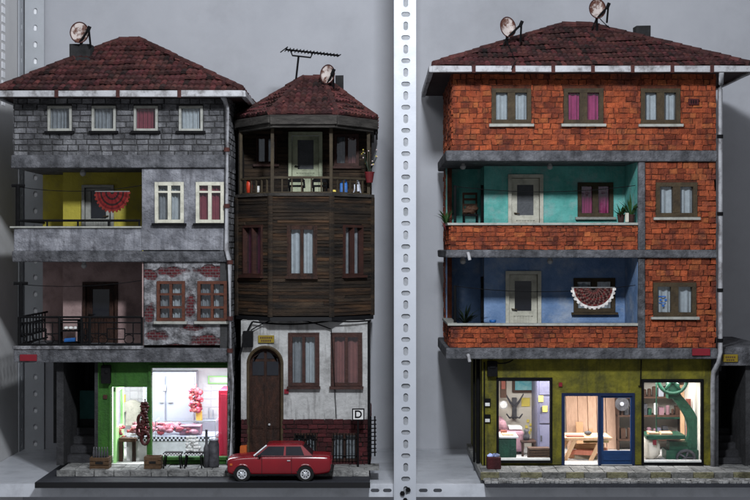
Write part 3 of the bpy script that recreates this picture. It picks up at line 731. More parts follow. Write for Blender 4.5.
# --- roof
def hip_roof(parent, x0, x1, y0, y1, ze, ra, rb, tw, rows, gut=.05, seg=4):
    """deck + tiles + ridge caps + gutter; ra, rb ridge ends"""
    c = [(x0, y0, ze), (x1, y0, ze), (x1, y1, ze), (x0, y1, ze)]
    mb = MB(); b = [(p[0], p[1], ze-.035) for p in c]
    mb.face([c[0], c[1], rb, ra]); mb.face([c[1], c[2], rb]); mb.face([c[2], c[3], ra, rb]); mb.face([c[3], c[0], ra]); mb.face(b[::-1])
    for i in range(4): mb.face([b[i], b[(i+1) % 4], c[(i+1) % 4], c[i]])
    rf = mb.build('roof', G['deck'], parent)
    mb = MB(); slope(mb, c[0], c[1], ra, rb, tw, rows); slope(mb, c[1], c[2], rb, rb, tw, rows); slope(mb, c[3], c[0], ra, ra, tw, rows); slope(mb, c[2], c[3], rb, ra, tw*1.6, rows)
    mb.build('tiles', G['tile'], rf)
    mb = MB(); up = Vector((0, 0, .03))
    for a, b_ in ((ra, rb), (c[0], ra), (c[1], rb), (c[2], rb), (c[3], ra)): caps(mb, Vector(a)+up, Vector(b_)+up)
    mb.build('ridge_tiles', G['tile'], rf)
    mb = MB(); n = seg; L_ = x1-x0
    for i in range(n): mb.box(x0-.02+(L_+.04)*i/n+.003, x0-.02+(L_+.04)*(i+1)/n-.003, y0-.055, y0-.005, ze-.055, ze-.055+gut+.012, j=.003)
    m_ = max(2, int((y1-y0)/.6))
    for s_, xx in ((0, x0-.05), (1, x1+.002)):
        for i in range(m_): mb.box(xx, xx+.045, y0-.05+(y1-y0)*i/m_+.003, y0-.05+(y1-y0)*(i+1)/m_, ze-.055, ze-.055+gut+.01, j=.003)
    mb.build('gutter', G['gutter'], rf, bevel=.005)
    for i in range(1, n): xx = x0+L_*i/n; MB().box(xx-.018, xx+.018, y0-.062, y0-.001, ze-.062, ze+.012).build('gutter_bracket', G['rust'], rf)
    return rf
zeA = Z(91, -.33)
rfA = hip_roof(A, X(-4, -.3), X(241, -.3), -.28, 2.12, zeA, (X(119, .9), .9, Z(43, .9)), (X(139, .9), .9, Z(42, .9)), .055, 10, seg=4)
mb = MB(); mb.box(X(71, .5), X(92, .5), .42, .62, Z(66, .5), Z(44.5, .5), j=.004); mb.build('chimney', G['chim'], rfA, bevel=.006)

# satellite dishes
def dish(cx, cy, cz, r, label, tilt, foot, yaw=0, mast=True, fs=1):
    t = thing('satellite_dish', label, 'satellite dish', (cx, cy, foot))
    mb = MB(); n = 24; c0 = Vector((cx, cy, cz))
    ax = Vector((math.sin(yaw), -math.cos(yaw), tilt)).normalized(); a = ax.cross(Vector((0, 0, 1))).normalized(); b = a.cross(ax)
    rings = []
    for i in range(6):
        q = i/5
        rings.append([c0 + (a*math.cos(2*math.pi*k/n)*.86 + b*math.sin(2*math.pi*k/n))*(r*q) + ax*(r*.22*q*q) for k in range(n)])
    for i in range(5):
        for k in range(n):
            k2 = (k+1) % n; mb.face([rings[i][k], rings[i][k2], rings[i+1][k2], rings[i+1][k]])
    for k in range(n):
        k2 = (k+1) % n; e = ax*-.008; mb.face([rings[5][k], rings[5][k2], rings[5][k2]+e, rings[5][k]+e])
    for i in range(5):
        for k in range(n):
            k2 = (k+1) % n; e = ax*-.008; mb.face([rings[i][k]+e, rings[i+1][k]+e, rings[i+1][k2]+e, rings[i][k2]+e])
    mb.build('dish', G['dish'], t, smooth=True)
    mb = MB(); mb.tube(rings[5]+[rings[5][0]], .006, 5); mb.build('rim', G['rust'], t)
    mb = MB(); hp = c0 + ax*r*1.0 + b*-r*.15*-1
    hp = c0+ax*r*.9+Vector((r*.95*fs, 0, r*.1)); mb.tube([c0-b*r*.95+ax*r*.15, hp], .010, 5); mb.tube([c0-b*r*.1+Vector((0,0,-r)), hp+Vector((-.01,0,-.02))], .007, 5); mb.tube([hp+Vector((.01,0,.03)), hp+Vector((-.015,0,-.03))], .020, 6); mb.tube([hp, hp+Vector((0, .1, -r*1.6))], .011, 5)
    mb.build('feed_arm', G['black'], t)
    mb = MB(); mb.tube([c0-ax*.012, (cx, cy+.05, cz-.02), (cx+.01, cy+.06, foot-.03)], .014, 6); mb.tube([(cx-.05, cy+.02, foot-.02), (cx, cy+.05, (cz+foot)/2)], .008, 5)
    mb.build('mast', G['black'], t)
    return t
dish(X(81, .45), .38, Z(33, .38), .108, 'round pale rust-spotted satellite dish above the chimney of the grey block house', .15, Z(44.5, .5)+.03, .1)
# ================================================================ HOUSE B (dark timber bay over white ground floor)
B = thing('timber_house', 'narrow dark timber bay model house with open top porch and white arched-door ground floor', 'model house', (-.73, .2, PV))
YS = .45
Pl, P1, P2, Pr = (X(238, YS), YS), (X(271), 0), (X(331), 0), (X(371.5, YS), YS)
BL_, BR_ = Pl[0], Pr[0]
f1, f2, f3 = Frame(Pl, P1), Frame(P1, P2), Frame(P2, Pr)
zt, zb = Z(196), Z(316)
wl = [f1.r(244, 263, 226, 275)]; wc = [f2.r(288.5, 315.5, 227, 276)]; wr = [f3.r(343, 362, 226, 275)]
mb = MB(); fac = MB()
for f, ws in ((f1, wl), (f2, wc), (f3, wr)):
    wall(mb, f, 0, f.L, zb, zt, .04, ws, d=-.004); courses(fac, f, -.0, f.L, zb, zt, 1.1, .034, ws, .010, .004, .003, .42, [(1,1,1), (1.55,1.25,1.0), (1.2,1.0,.85), (.65,.65,.65), (1,1,1)], True, .5)
    for e in (0, f.L): fac.fbox(f, e-.018, e+.018, zb-.01, zt, -.005, .028, (.8, .8, .8))
fs = Frame((BR_, YS), (BR_, 1.9)); wall(mb, fs, 0, 1.45, zb, zt, .04); courses(fac, fs, 0, 1.45, zb, zt, .5, .04, (), .01, .004, .002, .4)
fs2 = Frame((BL_, 1.9), (BL_, YS)); wall(mb, fs2, 0, 1.45, zb, zt, .04)
mb.face([(Pl[0], Pl[1], zb), (P1[0], P1[1], zb), (P2[0], P2[1], zb), (Pr[0], Pr[1], zb), (BR_, 1.9, zb), (BL_, 1.9, zb)])
mb.build('wall', G['wood_back'], B); fac.build('plank_facing', G['wood'], B)
for f, r_, c, c2, fm in ((f1, wl[0], 'purplec', None, 'mwood'), (f2, wc[0], 'lace', None, 'dwood'), (f3, wr[0], 'greyc', None, 'mwood')):
    window(f, r_, B, G[fm], G[c], cols=2, t=.026 if f is f2 else .016, sill=G[fm], mid=.032 if f is f2 else .018, casing=.016 if f is f2 else .010, folds=4)
# floor of the porch
def poly(y_off=0, ex=0):
    return [(Pl[0]-ex, Pl[1]-ex*.4), (P1[0]-ex*.4, -ex), (P2[0]+ex*.4, -ex), (Pr[0]+ex, Pr[1]-ex*.4), (BR_+ex, 1.88), (BL_-ex, 1.88)]
def slab_poly(mb, pts, z0, z1):
    n = len(pts); mb.face([(x, y, z0) for x, y in pts][::-1]); mb.face([(x, y, z1) for x, y in pts])
    for i in range(n): a, b = pts[i], pts[(i+1) % n]; mb.face([(*a, z0), (*b, z0), (*b, z1), (*a, z1)])
mb = MB(); slab_poly(mb, poly(ex=.03), zt+.001, zt+.03); mb.build('porch_floor', G['greywood'], B)
mb = MB(); slab_poly(mb, poly(ex=.02), zb-.05, zb-.011); mb.build('bay_base', G['basedark'], B)
# porch back wall
Yp = .85; Fp = Frame((0, Yp)); Zp0, Zp1 = zt+.031, Z(118, 0)
pw = [Fp.r(256, 277, 136, 164), Fp.r(334, 359, 134, 166)]
pd = (Fp.u(288.5), Fp.u(322.5), Zp0, Z(132, Yp))
mb = MB(); wall(mb, Fp, BL_, BR_, Zp0, 1.42, .05, pw+[pd]); wall(mb, Frame((BR_, Yp+.051), (BR_, 1.9)), 0, 1.0, Zp0, 1.35, .04)
wall(mb, Frame((BL_, 1.9), (BL_, Yp+.051)), 0, 1.0, Zp0, 1.35, .04); wall(mb, Frame((BL_, Yp), (BL_, YS+.02)), 0, .38, Zp0, 1.35, .03, d=-.0)
mb.build('porch_wall', G['wood_back'], B)
mb = MB(); courses(mb, Fp, BL_, BR_, Zp0, 1.4, .45, .04, pw+[pd], .009, .005, .002, .4); mb.build('porch_planks', G['wood'], B)
window(Fp, pw[0], B, G['dwood'], G['lace'], cols=2, t=.026, sill=G['mwood'], mid=.035, folds=4)
window(Fp, pw[1], B, G['mwood'], G['greyc'], cols=2, t=.03, sill=G['mwood'], mid=.03, cm2=G['orangec'], folds=4)
door(Fp, pd, B, G['mint'], (.42, .88), G['fglass'], panel=(.06, .36), handle='left', t=.035)
MB().box(X(300, .8), X(307, .8), .83, .848, Z(127.5, .8), Z(121.5, .8)).build('name_plate', G['dkred'], B)
# posts
mb = MB()
for (x, y) in ((P1[0]+.012, .02), (P2[0]-.0, .02), (Pr[0]-.03, YS), (Pl[0]+.03, YS)):
    MB().box(x-.016, x+.016, y-.015, y+.017, Zp0, 1.33, j=.003).build('porch_post', G['post_wood'], B)
# railing
mb = MB(); rt = Z(177); rp_ = [(Pl[0]+.03, YS), (P1[0]+.012, .02), (P2[0], .02), (Pr[0]-.03, YS)]
for a, b in zip(rp_[:-1], rp_[1:]):
    Fa = Frame(a, b); mb.fbox(Fa, 0, Fa.L, rt-.014, rt+.008, -.014, .014, j=.002); mb.fbox(Fa, 0, Fa.L, Zp0+.001, Zp0+.014, -.012, .012)
    n = int(Fa.L/.085)
    for i in range(1, n): u = Fa.L*i/n; mb.fbox(Fa, u-.007, u+.007, Zp0+.014, rt-.014, -.006, .006, j=.001)
mb.build('railing', G['post_wood'], B)
# eave beam + roof
ez = Z(115, -.15)
ep = [(X(236.5, YS), YS-.02), (X(270, -.15), -.16), (X(337, -.15), -.16), (X(376, YS), YS-.02), (X(376, YS), 2.05), (X(236.5, YS), 2.05)]
q0, q1 = (X(303, .85), .85, Z(80.5, .85)), (X(323, .85), .85, Z(80, .85))
mb = MB(); b = [(x, y, ez-.03) for x, y in ep]; c = [(x, y, ez) for x, y in ep]
mb.face(b[::-1])
tops = [(q0, q0), (q0, q1), (q1, q1), (q1, q1), (q1, q0), (q0, q0)]
for i in range(6):
    k = (i+1) % 6; mb.face([b[i], b[k], c[k], c[i]]); t_ = tops[i]
    mb.face([c[i], c[k], t_[1], t_[0]] if t_[0] != t_[1] else [c[i], c[k], t_[0]])
rfB = mb.build('roof', G['deck'], B)
mb = MB()
for i in (0, 1, 2, 3, 5):
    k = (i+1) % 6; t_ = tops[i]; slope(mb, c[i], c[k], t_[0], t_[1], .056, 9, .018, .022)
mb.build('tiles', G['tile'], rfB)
mb = MB()
for a, t_ in ((c[0], q0), (c[1], q0), (c[2], q1), (c[3], q1), (q0, q1)): caps(mb, Vector(a)+Vector((0,0,.03)), Vector(t_)+Vector((0,0,.03)), .028)
mb.build('ridge_tiles', G['tile'], rfB)
mb = MB()
for i in (5, 0, 1, 2, 3):
    k = (i+1) % 6; Fa = Frame(ep[i], ep[k])
    if i == 5: Fa = Frame((ep[5][0], 1.9), ep[0])
    n = max(1, int(Fa.L/.35))
    for s_ in range(n): mb.fbox(Fa, Fa.L*s_/n, Fa.L*(s_+1)/n-.004, ez-.085+random.uniform(-.01,.01), ez-.002, .002, .02, (1,1,1), .006)
    mb.fbox(Fa, 0.02, Fa.L-.02, ez-.12, ez-.05, -.10, -.02)
mb.build('eave_boards', G['greywood'], rfB)
MB().box(X(335.5, 1.0), X(343.5, 1.0), .93, 1.06, Z(100, 1.0), Z(76, 1.0), j=.004).build('chimney', G['chim'], rfB)
# ground floor
Yb = .14; FBg = Frame((0, Yb)); bx0, bx1 = X(241, Yb), X(370, Yb); g = lambda py: Z(py, Yb)
ax0, ax1, azt = X(248, Yb), X(282, Yb), g(347)
gw = [FBg.r(289.5, 318, 334, 386), FBg.r(332, 361, 334, 386)]; bw_ = [FBg.r(294, 317, 433, 461), FBg.r(332, 357, 433, 461)]
archr = (ax0, ax1, PV, azt-(ax1-ax0)/2)
mb = MB(); zst = g(420)
wall(mb, FBg, bx0, bx1, zst, zb-.051, .06, gw+[(ax0, ax1, PV-.1, azt)])
# spandrels of the arch
cx, rr, cz = (ax0+ax1)/2, (ax1-ax0)/2, azt-(ax1-ax0)/2
for s_ in (-1, 1):
    pts = [(cx+s_*rr, cz)] + [(cx+s_*rr*math.cos(R(a)), cz+rr*math.sin(R(a))) for a in range(10, 91, 10)] + [(cx+s_*rr, azt)]
    mb.prism(pts, Yb, Yb+.06)
wall(mb, Frame((bx1, Yb), (bx1, 1.9)), .001, 1.75, PV, zb-.051, .05); wall(mb, Frame((bx0, 1.9), (bx0, Yb)), 0, 1.75, PV, zb-.051, .05)
mb.build('lower_wall', G['whitewash'], B)
mb = MB(); wall(mb, FBg, bx0, bx1, PV, zst-.001, .06, bw_+[(ax0, ax1, PV-.1, azt)]); mb.build('plinth', G['wood_back'], B)
mb = MB(); courses(mb, FBg, bx0, bx1, PV+.003, zst+.01, .10, .045, bw_+[(ax0, ax1, PV-.1, azt)], .012, .007, .004, .5); mb.build('plinth_stones', G['dkred'], B); mb = MB(); courses(mb, Frame((bx1, Yb), (bx1, 1.9)), 0, 1.7, PV+.003, zst, .1, .045, (), .01, .007); mb.build('plinth_stones', G['dkred'], B)
for r_, c, c2 in ((gw[0], 'greyc', 'lace'), (gw[1], 'orangec', None)):
    window(FBg, r_, B, G['mwood'], G[c], cols=2, t=.03, sill=G['mwood'], mid=.03, casing=.014, folds=4, cm2=G[c2] if c2 else None)
for r_ in bw_:
    w_ = window(FBg, r_, B, G['dwood'], G['greyc'], cols=2, t=.02, sill=None, mid=.02, folds=4)
    mb = MB()
    for i in range(8): u = r_[0]+(r_[1]-r_[0])*(i+.5)/8; mb.tube([FBg.p(u, r_[2], .035), FBg.p(u, r_[3], .035)], .005, 5)
    for q in (.2, .8): zq = r_[2]+(r_[3]-r_[2])*q; mb.tube([FBg.p(r_[0], zq, .036), FBg.p(r_[1], zq, .036)], .005, 5)
    mb.build('grille', G['black'], w_)
# arched door
mb = MB(); arc = [(cx+rr*math.cos(R(a)), cz+rr*math.sin(R(a))) for a in range(0, 181, 12)]
mb.prism([(ax1, PV+.003)]+arc+[(ax0, PV+.003)], Yb+.07, Yb+.10)
ad = mb.build('arched_door', G['dwood'], B)
mb = MB(); 
for i in range(len(arc)-1):
    a, b2 = arc[i], arc[i+1]; mb.tube([(a[0], Yb+.005, a[1]), (b2[0], Yb+.005, b2[1])], .018, 6)
for x in (ax0, ax1): mb.tube([(x, Yb+.005, PV), (x, Yb+.005, cz)], .018, 6)
mb.build('door_surround', G['bwood'], ad)
mb = MB()
mb.box(ax0+.04, cx-.015, Yb+.062, Yb+.0695, cz-.12, cz+.02); mb.box(cx+.015, ax1-.04, Yb+.062, Yb+.0695, cz-.12, cz+.02)
mb.prism([(cx-.015, cz+.05)]+[(cx-.015, cz+rr-.05)]+[(cx+(rr-.05)*math.cos(R(a)), cz+(rr-.05)*math.sin(R(a))) for a in range(100, 176, 15)]+[(ax0+.045, cz+.05)], Yb+.062, Yb+.0695)
mb.prism([(cx+.015, cz+.05)]+[(ax1-.045, cz+.05)]+[(cx+(rr-.05)*math.cos(R(a)), cz+(rr-.05)*math.sin(R(a))) for a in range(5, 81, 15)]+[(cx+.015, cz+rr-.05)], Yb+.062, Yb+.0695)
mb.build('door_pane', G['dglass'], ad)
mb = MB()
for za, zc in ((PV+.08, PV+.30), (PV+.36, PV+.58)):
    for xa, xb in ((ax0+.04, cx-.02), (cx+.02, ax1-.04)):
        for q in (0, .018): mb.box(xa+q, xb-q, Yb+.062-q*.4, Yb+.0695, za+q, zc-q)
mb.box(cx-.008, cx+.008, Yb+.055, Yb+.069, PV+.02, cz+.03)
mb.build('door_panel', G['dwood'], ad); MB().ball((cx+.04, Yb+.05, PV+.40), .014).build('handle', G['chrome'], ad)
MB().box(ax0-.02, ax1+.02, -.02, Yb+.06, PV+.007, PV+.05, j=.002).build('door_step', G['stairs'], B, bevel=.005)
yp = MB().box(X(258, .1), X(274, .1), .115, .138, Z(343, .1), Z(335.5, .1)).build('name_plate', G['yplate'], B, bevel=.003)
mb = MB()
for k in range(2):
    z = Z(337.6+k*3, .1)
    for i in range(6-k):
        x = X(260+k+i*2.1, .1); mb.box(x, x+.014, .112, .1145, z-.011, z+.006)
mb.build('lettering', G['brownw'], yp)
MB().box(X(284, .1), X(288.5, .1), .12, .138, Z(394, .1), Z(389.5, .1)).build('door_number', G['redplate'], B)
mb = MB(); mb.box(X(243, .1), X(253, .1), .05, .138, Z(347, .1), Z(331, .1)); mb.build('meter_box', G['black'], B, bevel=.005)
mb = MB()
line(mb, (X(239, .1), .06, Z(360, .1)), (X(252, 0), .08, Z(322)), -.05, .010); line(mb, (X(252, 0), .08, Z(322)), (X(330, 0), .05, Z(321)), .03, .009); line(mb, (X(330, 0), .05, Z(321)), (X(371, 0), .10, Z(321)), .01, .009)
line(mb, (X(250), .09, Z(331)), (X(290), .07, Z(319.5)), -.04, .006); line(mb, (X(290), .07, Z(319.5)), (X(331), .11, Z(330)), -.02, .006); line(mb, (X(331), .11, Z(330)), (X(336), .12, Z(420)), .0, .004)
mb.build('cable', G['black'], B)
mb = MB()
for x in (bx1-.012,): mb.tube([(x, Yb-.02, zb-.06), (x, Yb-.02, PV+.01)], .012, 6)
mb.build('corner_pipe', G['black'], B)
# rubble / dark red brick at the left foot
MB().box(X(240, -.1), X(247, -.1), -.12, -.04, PV+.007, Z(446, -.1), j=.006).build('x', G['orange']).name = 'orange_box'
tag(bpy.data.objects['orange_box'], 'small orange box on the pavement left of the arched door', 'box')

# antenna + dish on B
t = thing('tv_antenna', 'black yagi television antenna on a thin mast above the timber house roof', 'antenna', (X(297, .8), .8, Z(84, .8)))
mb = MB(); a0 = Vector((X(295.5, .8), .8, Z(84, .8))); a1 = Vector((X(298.5, .8), .8, Z(57, .8))); mb.tube([a0, a1], .012, 6); mb.build('mast', G['black'], t)
mb = MB(); b0 = Vector((X(286, .7), .7, Z(49.5, .7))); b1 = Vector((X(339, .95), .95, Z(55.5, .95))); mb.tube([b0, b1], .011, 6)
mb.tube([b0.lerp(b1, .08)+Vector((0,0,0)), b0.lerp(b1, .12)+Vector((0,0,-.055)), b0.lerp(b1, .46)+Vector((0,0,-.055)), b0.lerp(b1, .50)], .009, 5)
mb.build('boom', G['black'], t)
mb = MB()
for i in range(17):
    p = b0.lerp(b1, i/16); l_ = .14-.05*i/16; mb.tube([p+Vector((.02,-l_,.0)), p+Vector((-.02,l_,.0))], .006, 5)
mb.tube([b0+Vector((-.06,0,-.03)), b0+Vector((.02,0,.03))], .006, 5)
mb.build('rods', G['black'], t)
dish(X(328.5, .55), .55, Z(74.5, .55), .098, 'small pale satellite dish beside the chimney of the timber house', .1, Z(90, .6), -.5)

# ================================================================ HOUSE C (orange brick, workshop below)
Cb = thing('brick_house', 'wide orange brick model house with turquoise and blue balconies over a lit workshop', 'model house', (2.1, 0, PV))
CL, CR, CB = X(453), X(716), 1.9; CA = X(449)
wt = [F.r(a, b, 88.5, 124) for a, b in ((491.5, 531), (563.5, 603), (640.5, 680))]
tC = [(1,1,1), (1.12,1.05,1), (.9,.8,.8), (1.05,1.25,1.1), (1,1,1), (.95,.9,.9), (1,1,1), (.6,.55,.6)]
mb = MB(); wall(mb, F, CL, CR, Z(151), Z(64), .08, wt); wall(mb, Frame((CL, CB), (CL, 0)), 0, CB-.001, Z(151), Z(64), .08); wall(mb, Frame((CR, 0), (CR, CB)), .001, CB, Z(358), Z(64), .08)
wall(mb, Frame((CR, CB), (CL, CB)), 0, CR-CL, Z(358), Z(64), .05)
mb.build('wall', G['brick_mortar'], Cb)
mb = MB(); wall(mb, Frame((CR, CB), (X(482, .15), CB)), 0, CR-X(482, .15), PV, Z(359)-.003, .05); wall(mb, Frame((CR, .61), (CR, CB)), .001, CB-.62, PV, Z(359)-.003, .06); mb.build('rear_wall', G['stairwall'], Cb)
mb = MB(); courses(mb, F, CL, CR, Z(150.5), Z(70), .078, .054, wt, .011, .006, .007, .24, tC, True, .4)
mb.build('brick_facing', G['brick'], Cb, bevel=.006); mb = MB(); courses(mb, Frame((CL, CB), (CL, 0)), 0, CB, Z(150.5), Z(70), .085, .058, (), .014, .008, .005, .4, tC); mb.build('brick_facing', G['brick'], Cb, bevel=.006)
for r_, c_ in zip(wt, ('lace', 'pinkc', 'lace')): window(F, r_, Cb, G['bwood'], G[c_], cols=2, t=.042, sill=G['white'], mid=.075, folds=6)
MB().box(X(688), X(698), -.035, -.0, Z(105), Z(99)).build('name_plate', G['dkred'], Cb)
def slabC(z1, z0, name='slab', xl=CA-.0):
    mb = MB(); mb.box(CA-.035, CR+.005, -.06, CB-.02, Z(z0), Z(z1), j=.004); return mb.build(name, G['concrete'], Cb, bevel=.014)
slabC(151, 161.5)
XC = X(638); YC = .8; FC = Frame((0, YC)); XR_ = X(484, YC)
def floorC(pz_top, pz_bot, pm, dpx, wpx, rwp, wallmat, par, slab_bot, curt, rcurt):
    zt_, zb_ = Z(pz_top)-.001, Z(pz_bot)
    dz = FC.r(*dpx); dz = (dz[0], dz[1], Z(par)-.22, dz[3]); wz = FC.r(*wpx); rw = F.r(*rwp)
    zf_ = Z(par)-.22
    mb = MB(); wall(mb, FC, XR_, XC, zf_, zt_, .06, [dz, wz]); wall(mb, Frame((CL-.0, 1.4), (9, 1.4)), 0, XR_-CL, zf_, zt_, .05)
    wall(mb, Frame((XR_, 1.399), (XR_, YC+.001)), 0, .598, zf_, zt_, .03, d=0)
    wall(mb, Frame((XC+.0, YC), (XC+.0, .03)), 0, YC-.03, zf_, zt_, .012, d=.0)
    wall(mb, Frame((CL+.0, 1.2), (CL+.0, 1.395)), 0, .19, zf_, zt_, .012)
    mb.build('balcony_wall', wallmat, Cb)
    door(FC, dz, Cb, G['cream'], (.44, .86), G['fglass'] if pz_top < 200 else G['dglass'], panel=(.1, .37), handle='left', t=.036)
    window(FC, wz, Cb, G['bwood'], G[curt], cols=2, t=.04, sill=G['white'] if pz_top < 200 else G['bwood'], mid=.06, folds=6)
    # right solid bay
    mb = MB(); wall(mb, F, XC+.0135, CR-.001, zb_, zt_, .08, [rw], d=-.001); wall(mb, Frame((XC+.0135, CB), (XC+.0135, .08)), 0, 1.8, zb_, zt_, .02)
    mb.build('wall', G['brick_mortar'], Cb); mb = MB(); wall(mb, Frame((CL, CB), (CL, 1.2)), 0, .7, zf_, zt_, .05)
    mb.build('side_wall', G['brick_mortar'], Cb)
    mb = MB(); courses(mb, F, XC+.07, CR, zb_+.002, zt_-.002, .078, .054, [rw], .011, .006, .007, .24, tC, True, .4)
    mb.build('brick_facing', G['brick'], Cb, bevel=.006); mb = MB(); courses(mb, Frame((CL, CB), (CL, 1.2)), 0, .7, zf_, zt_, .085, .056, (), .012, .008, .004, .4, tC); mb.build('brick_facing', G['brick'], Cb)
    mb = MB(); mb.box(XC-.003, XC+.066, -.028, .02, zb_, zt_, j=.004); mb.build('pillar', G['concrete'], Cb, bevel=.006)
    window(F, rw, Cb, G['bwood'], G[rcurt], cols=2, t=.042, sill=G['white'], mid=.075, folds=6)
    # parapet
    x0 = CA+.015; mb = MB(); mb.box(x0, XC-.004, .0, .05, zb_, Z(par)-.001); mb.box(x0, x0+.05, .051, 1.19, zb_, Z(par)-.001); mb.build('balcony_parapet', G['brick_mortar'], Cb)
    mb = MB(); courses(mb, F, x0, XC-.005, zb_+.002, Z(par)-.004, .085, .045, (), .011, .006, .007, .24, tC, True, .4)
    courses(mb, Frame((x0, 1.19), (x0, 0)), 0, 1.19, zb_+.002, Z(par)-.004, .085, .05, (), .014, .008, .005, .45, tC); mb.build('parapet_bricks', G['brick'], Cb, bevel=.005)
    mb = MB(); mb.box(x0-.03, XC-.005, -.035, .07, Z(par), Z(par)+.022, j=.002); mb.box(x0-.03, x0+.07, .071, 1.19, Z(par), Z(par)+.022, j=.002); mb.build('coping', G['white'], Cb)
    slabC(pz_bot, slab_bot)
    mb = MB(); mb.tube([(x0+.05, .09, Z(par)+.02), (x0+.05, .09, Z(par-40))], .014, 6); mb.tube([(XR_-.02, YC+.0, zf_), (XR_-.02, YC, zt_-.2)], .014, 6); mb.build('line_post', G['black'], Cb)
    mb = MB(); line(mb, (x0+.05, .09, Z(par-39)), (XC-.01, .1, Z(par-40)), .06); mb.build('clothes_line', G['black'], Cb)
    for px in (463, 550):
        mb = MB(); mb.ball((X(px, .3), .3, zt_-.035), .03); mb.tube([(X(px, .3), .3, zt_), (X(px, .3), .3, zt_-.02)], .02, 8); mb.build('balcony_lamp', G['bulb'], Cb, smooth=True)
    # outlet spout
    mb = MB(); mb.tube([(X(467), -.05, Z(slab_bot-4)), (X(467.5), -.12, Z(slab_bot-5)), (X(469), -.13, Z(slab_bot+2))], .016, 8); mb.build('spout', G['gutter'], Cb)
    return zf_
floorC(161.5, 250, 0, (508, 543, 174.5, 225), (577.5, 613, 182.5, 217), (655.5, 697, 182.5, 217), G['teal'], 225, 258, 'pinkc', 'lace')
floorC(258, 348, 0, (505.5, 541, 271, 325), (573.5, 615, 278, 312), (653, 696, 282.5, 316.5), G['blue'], 325.5, 359, 'lace', 'lace')
MB().box(X(692, -.07), X(710, -.07), -.085, -.062, Z(355.5, -.07), Z(348.5, -.07)).build('name_plate', G['redplate'], Cb, bevel=.003)
# blue emblem on the lower right curtain (small printed motif)
mb = MB()
for (px, py, w_, h_) in ((659, 296, 9, 1.2), (660, 299, 3, 2), (665, 299, 3, 2), (659.5, 302.5, 8.5, 1), (662.5, 304.5, 3, 2.4)):
    mb.box(X(px), X(px+w_*.8), .03, .033, Z(py+h_), Z(py))
tag(mb.build('curtain_motif', G['bluepl']), '', ''); o_ = bpy.data.objects['curtain_motif']; del o_['label']; del o_['category']; o_.parent = Cb; o_.location = -Cb.location
# ground floor front
FG = Frame((0, .15)); gz = lambda py: Z(py, .15); gx = lambda px: X(px, .15)
GL, GR = gx(482), gx(711)
P0 = PV-.005
lw = (gx(497.5), gx(551), gz(461), gz(380)); dw = (gx(561.5), gx(634.5), P0, gz(393)); rw = (gx(642.5), gx(702), gz(463), gz(381.5))
mb = MB(); wall(mb, FG, GL, GR, P0, Z(359)-.002, .07, [lw, dw, rw]); wall(mb, Frame((GL, CB), (GL, .15)), 0, 1.749, P0, Z(359)-.002, .06); mb.build('shop_front', G['olive'], Cb)
def shopwin(r_, fm, sill):
    u0, u1, z0, z1 = r_; mb = MB()
    for a, b, e, f_ in ((u0-.012, u0+.012, z0-.02, z1+.025), (u1-.012, u1+.012, z0-.02, z1+.025), (u0+.012, u1-.012, z1-.01, z1+.025), (u0+.012, u1-.012, z0-.02, z0+.01)):
        mb.fbox(FG, a, b, e, f_, -.03, .02)
    w_ = mb.build('window', fm, Cb); MB().fbox(FG, u0+.012, u1-.012, z0+.01, z1-.01, -.02, -.016).build('pane', G['shopglass'], w_)
    MB().fbox(FG, u0+.012, u1-.012, z0+.0102, z0+.03, -.015, .03).build('sill', sill, w_)
shopwin(lw, G['black'], G['wpl']); shopwin(rw, G['black'], G['wpl'])
u0, u1, z0, z1 = dw; um = gx(598)
mb = MB()
for a, b in ((u0, u0+.03), (um, um+.028), (u1-.025, u1)): mb.fbox(FG, a, b, z0, z1-.03, -.04, .018)
mb.fbox(FG, u0, u1, z1-.03, z1, -.04, .018); mb.build('door_frame', G['navy'], Cb)
mb = MB(); gl = (gx(603.5), gx(630.5), gz(451), gz(398)); wall(mb, FG, um+.029, u1-.026, z0+.01, z1-.031, .025, [gl], d=-.004)
dl = mb.build('door', G['bluedoor'], Cb); MB().fbox(FG, *gl, -.02, -.016).build('door_pane', G['shopglass'], dl)
MB().fbox(FG, gl[0], gl[1], z0+.05, gz(455), -.003, .005).build('door_panel', G['bluedoor'], dl)
# shell
RC = 1.5; mb = MB()
mb.box(GL+.061, GR-.06, RC, RC+.03, P0, Z(359)-.003); mb.box(GL+.061, GL+.085, .221, RC-.001, P0, Z(359)-.003); mb.box(GR-.05, GR-.02, .221, RC-.001, P0, Z(359)-.003)
mb.build('workshop_wall', G['cwall'], Cb)
MB().box(GL+.086, GR-.051, .15, RC-.001, P0+.001, P0+.008).build('workshop_floor', G['tilef'], Cb)
# side pipes, meter box, sockets
mb = MB()
for dx, r_ in ((0, .02), (.035, .012)): mb.tube([(GL-.03-dx, .3+dx*2, Z(359)), (GL-.03-dx, .3+dx*2, P0)], r_, 6)
mb.build('side_pipe', G['black'], Cb)
mb = MB(); mb.box(gx(487), gx(497), .08, .149, gz(376), gz(361)); mb.box(gx(489), gx(495), .07, .0795, gz(368), gz(363)); mb.build('meter_box', G['black'], Cb, bevel=.003)
mb = MB(); line(mb, (gx(492), .12, gz(361)), (gx(513), .12, gz(359.5)), .03, .006); line(mb, (gx(641), .13, gz(359.5)), (gx(640), .13, gz(386)), 0, .006); line(mb, (gx(638), .13, gz(386)), (gx(641), .13, gz(386)), 0, .006)
line(mb, (gx(484), .12, gz(362)), (gx(484), .12, P0), 0, .008); mb.build('cable', G['black'], Cb)
mb = MB()
for py in (402, 418): mb.box(gx(484), gx(490.5), .125, .149, gz(py+4.5), gz(py-3.5))
sb = mb.build('socket_box', G['black'], Cb, bevel=.003)
mb = MB()
for py in (402, 418): mb.box(gx(485), gx(489.5), .120, .1245, gz(py+3.8), gz(py+.6))
mb.build('socket_label', G['wpl'], sb)
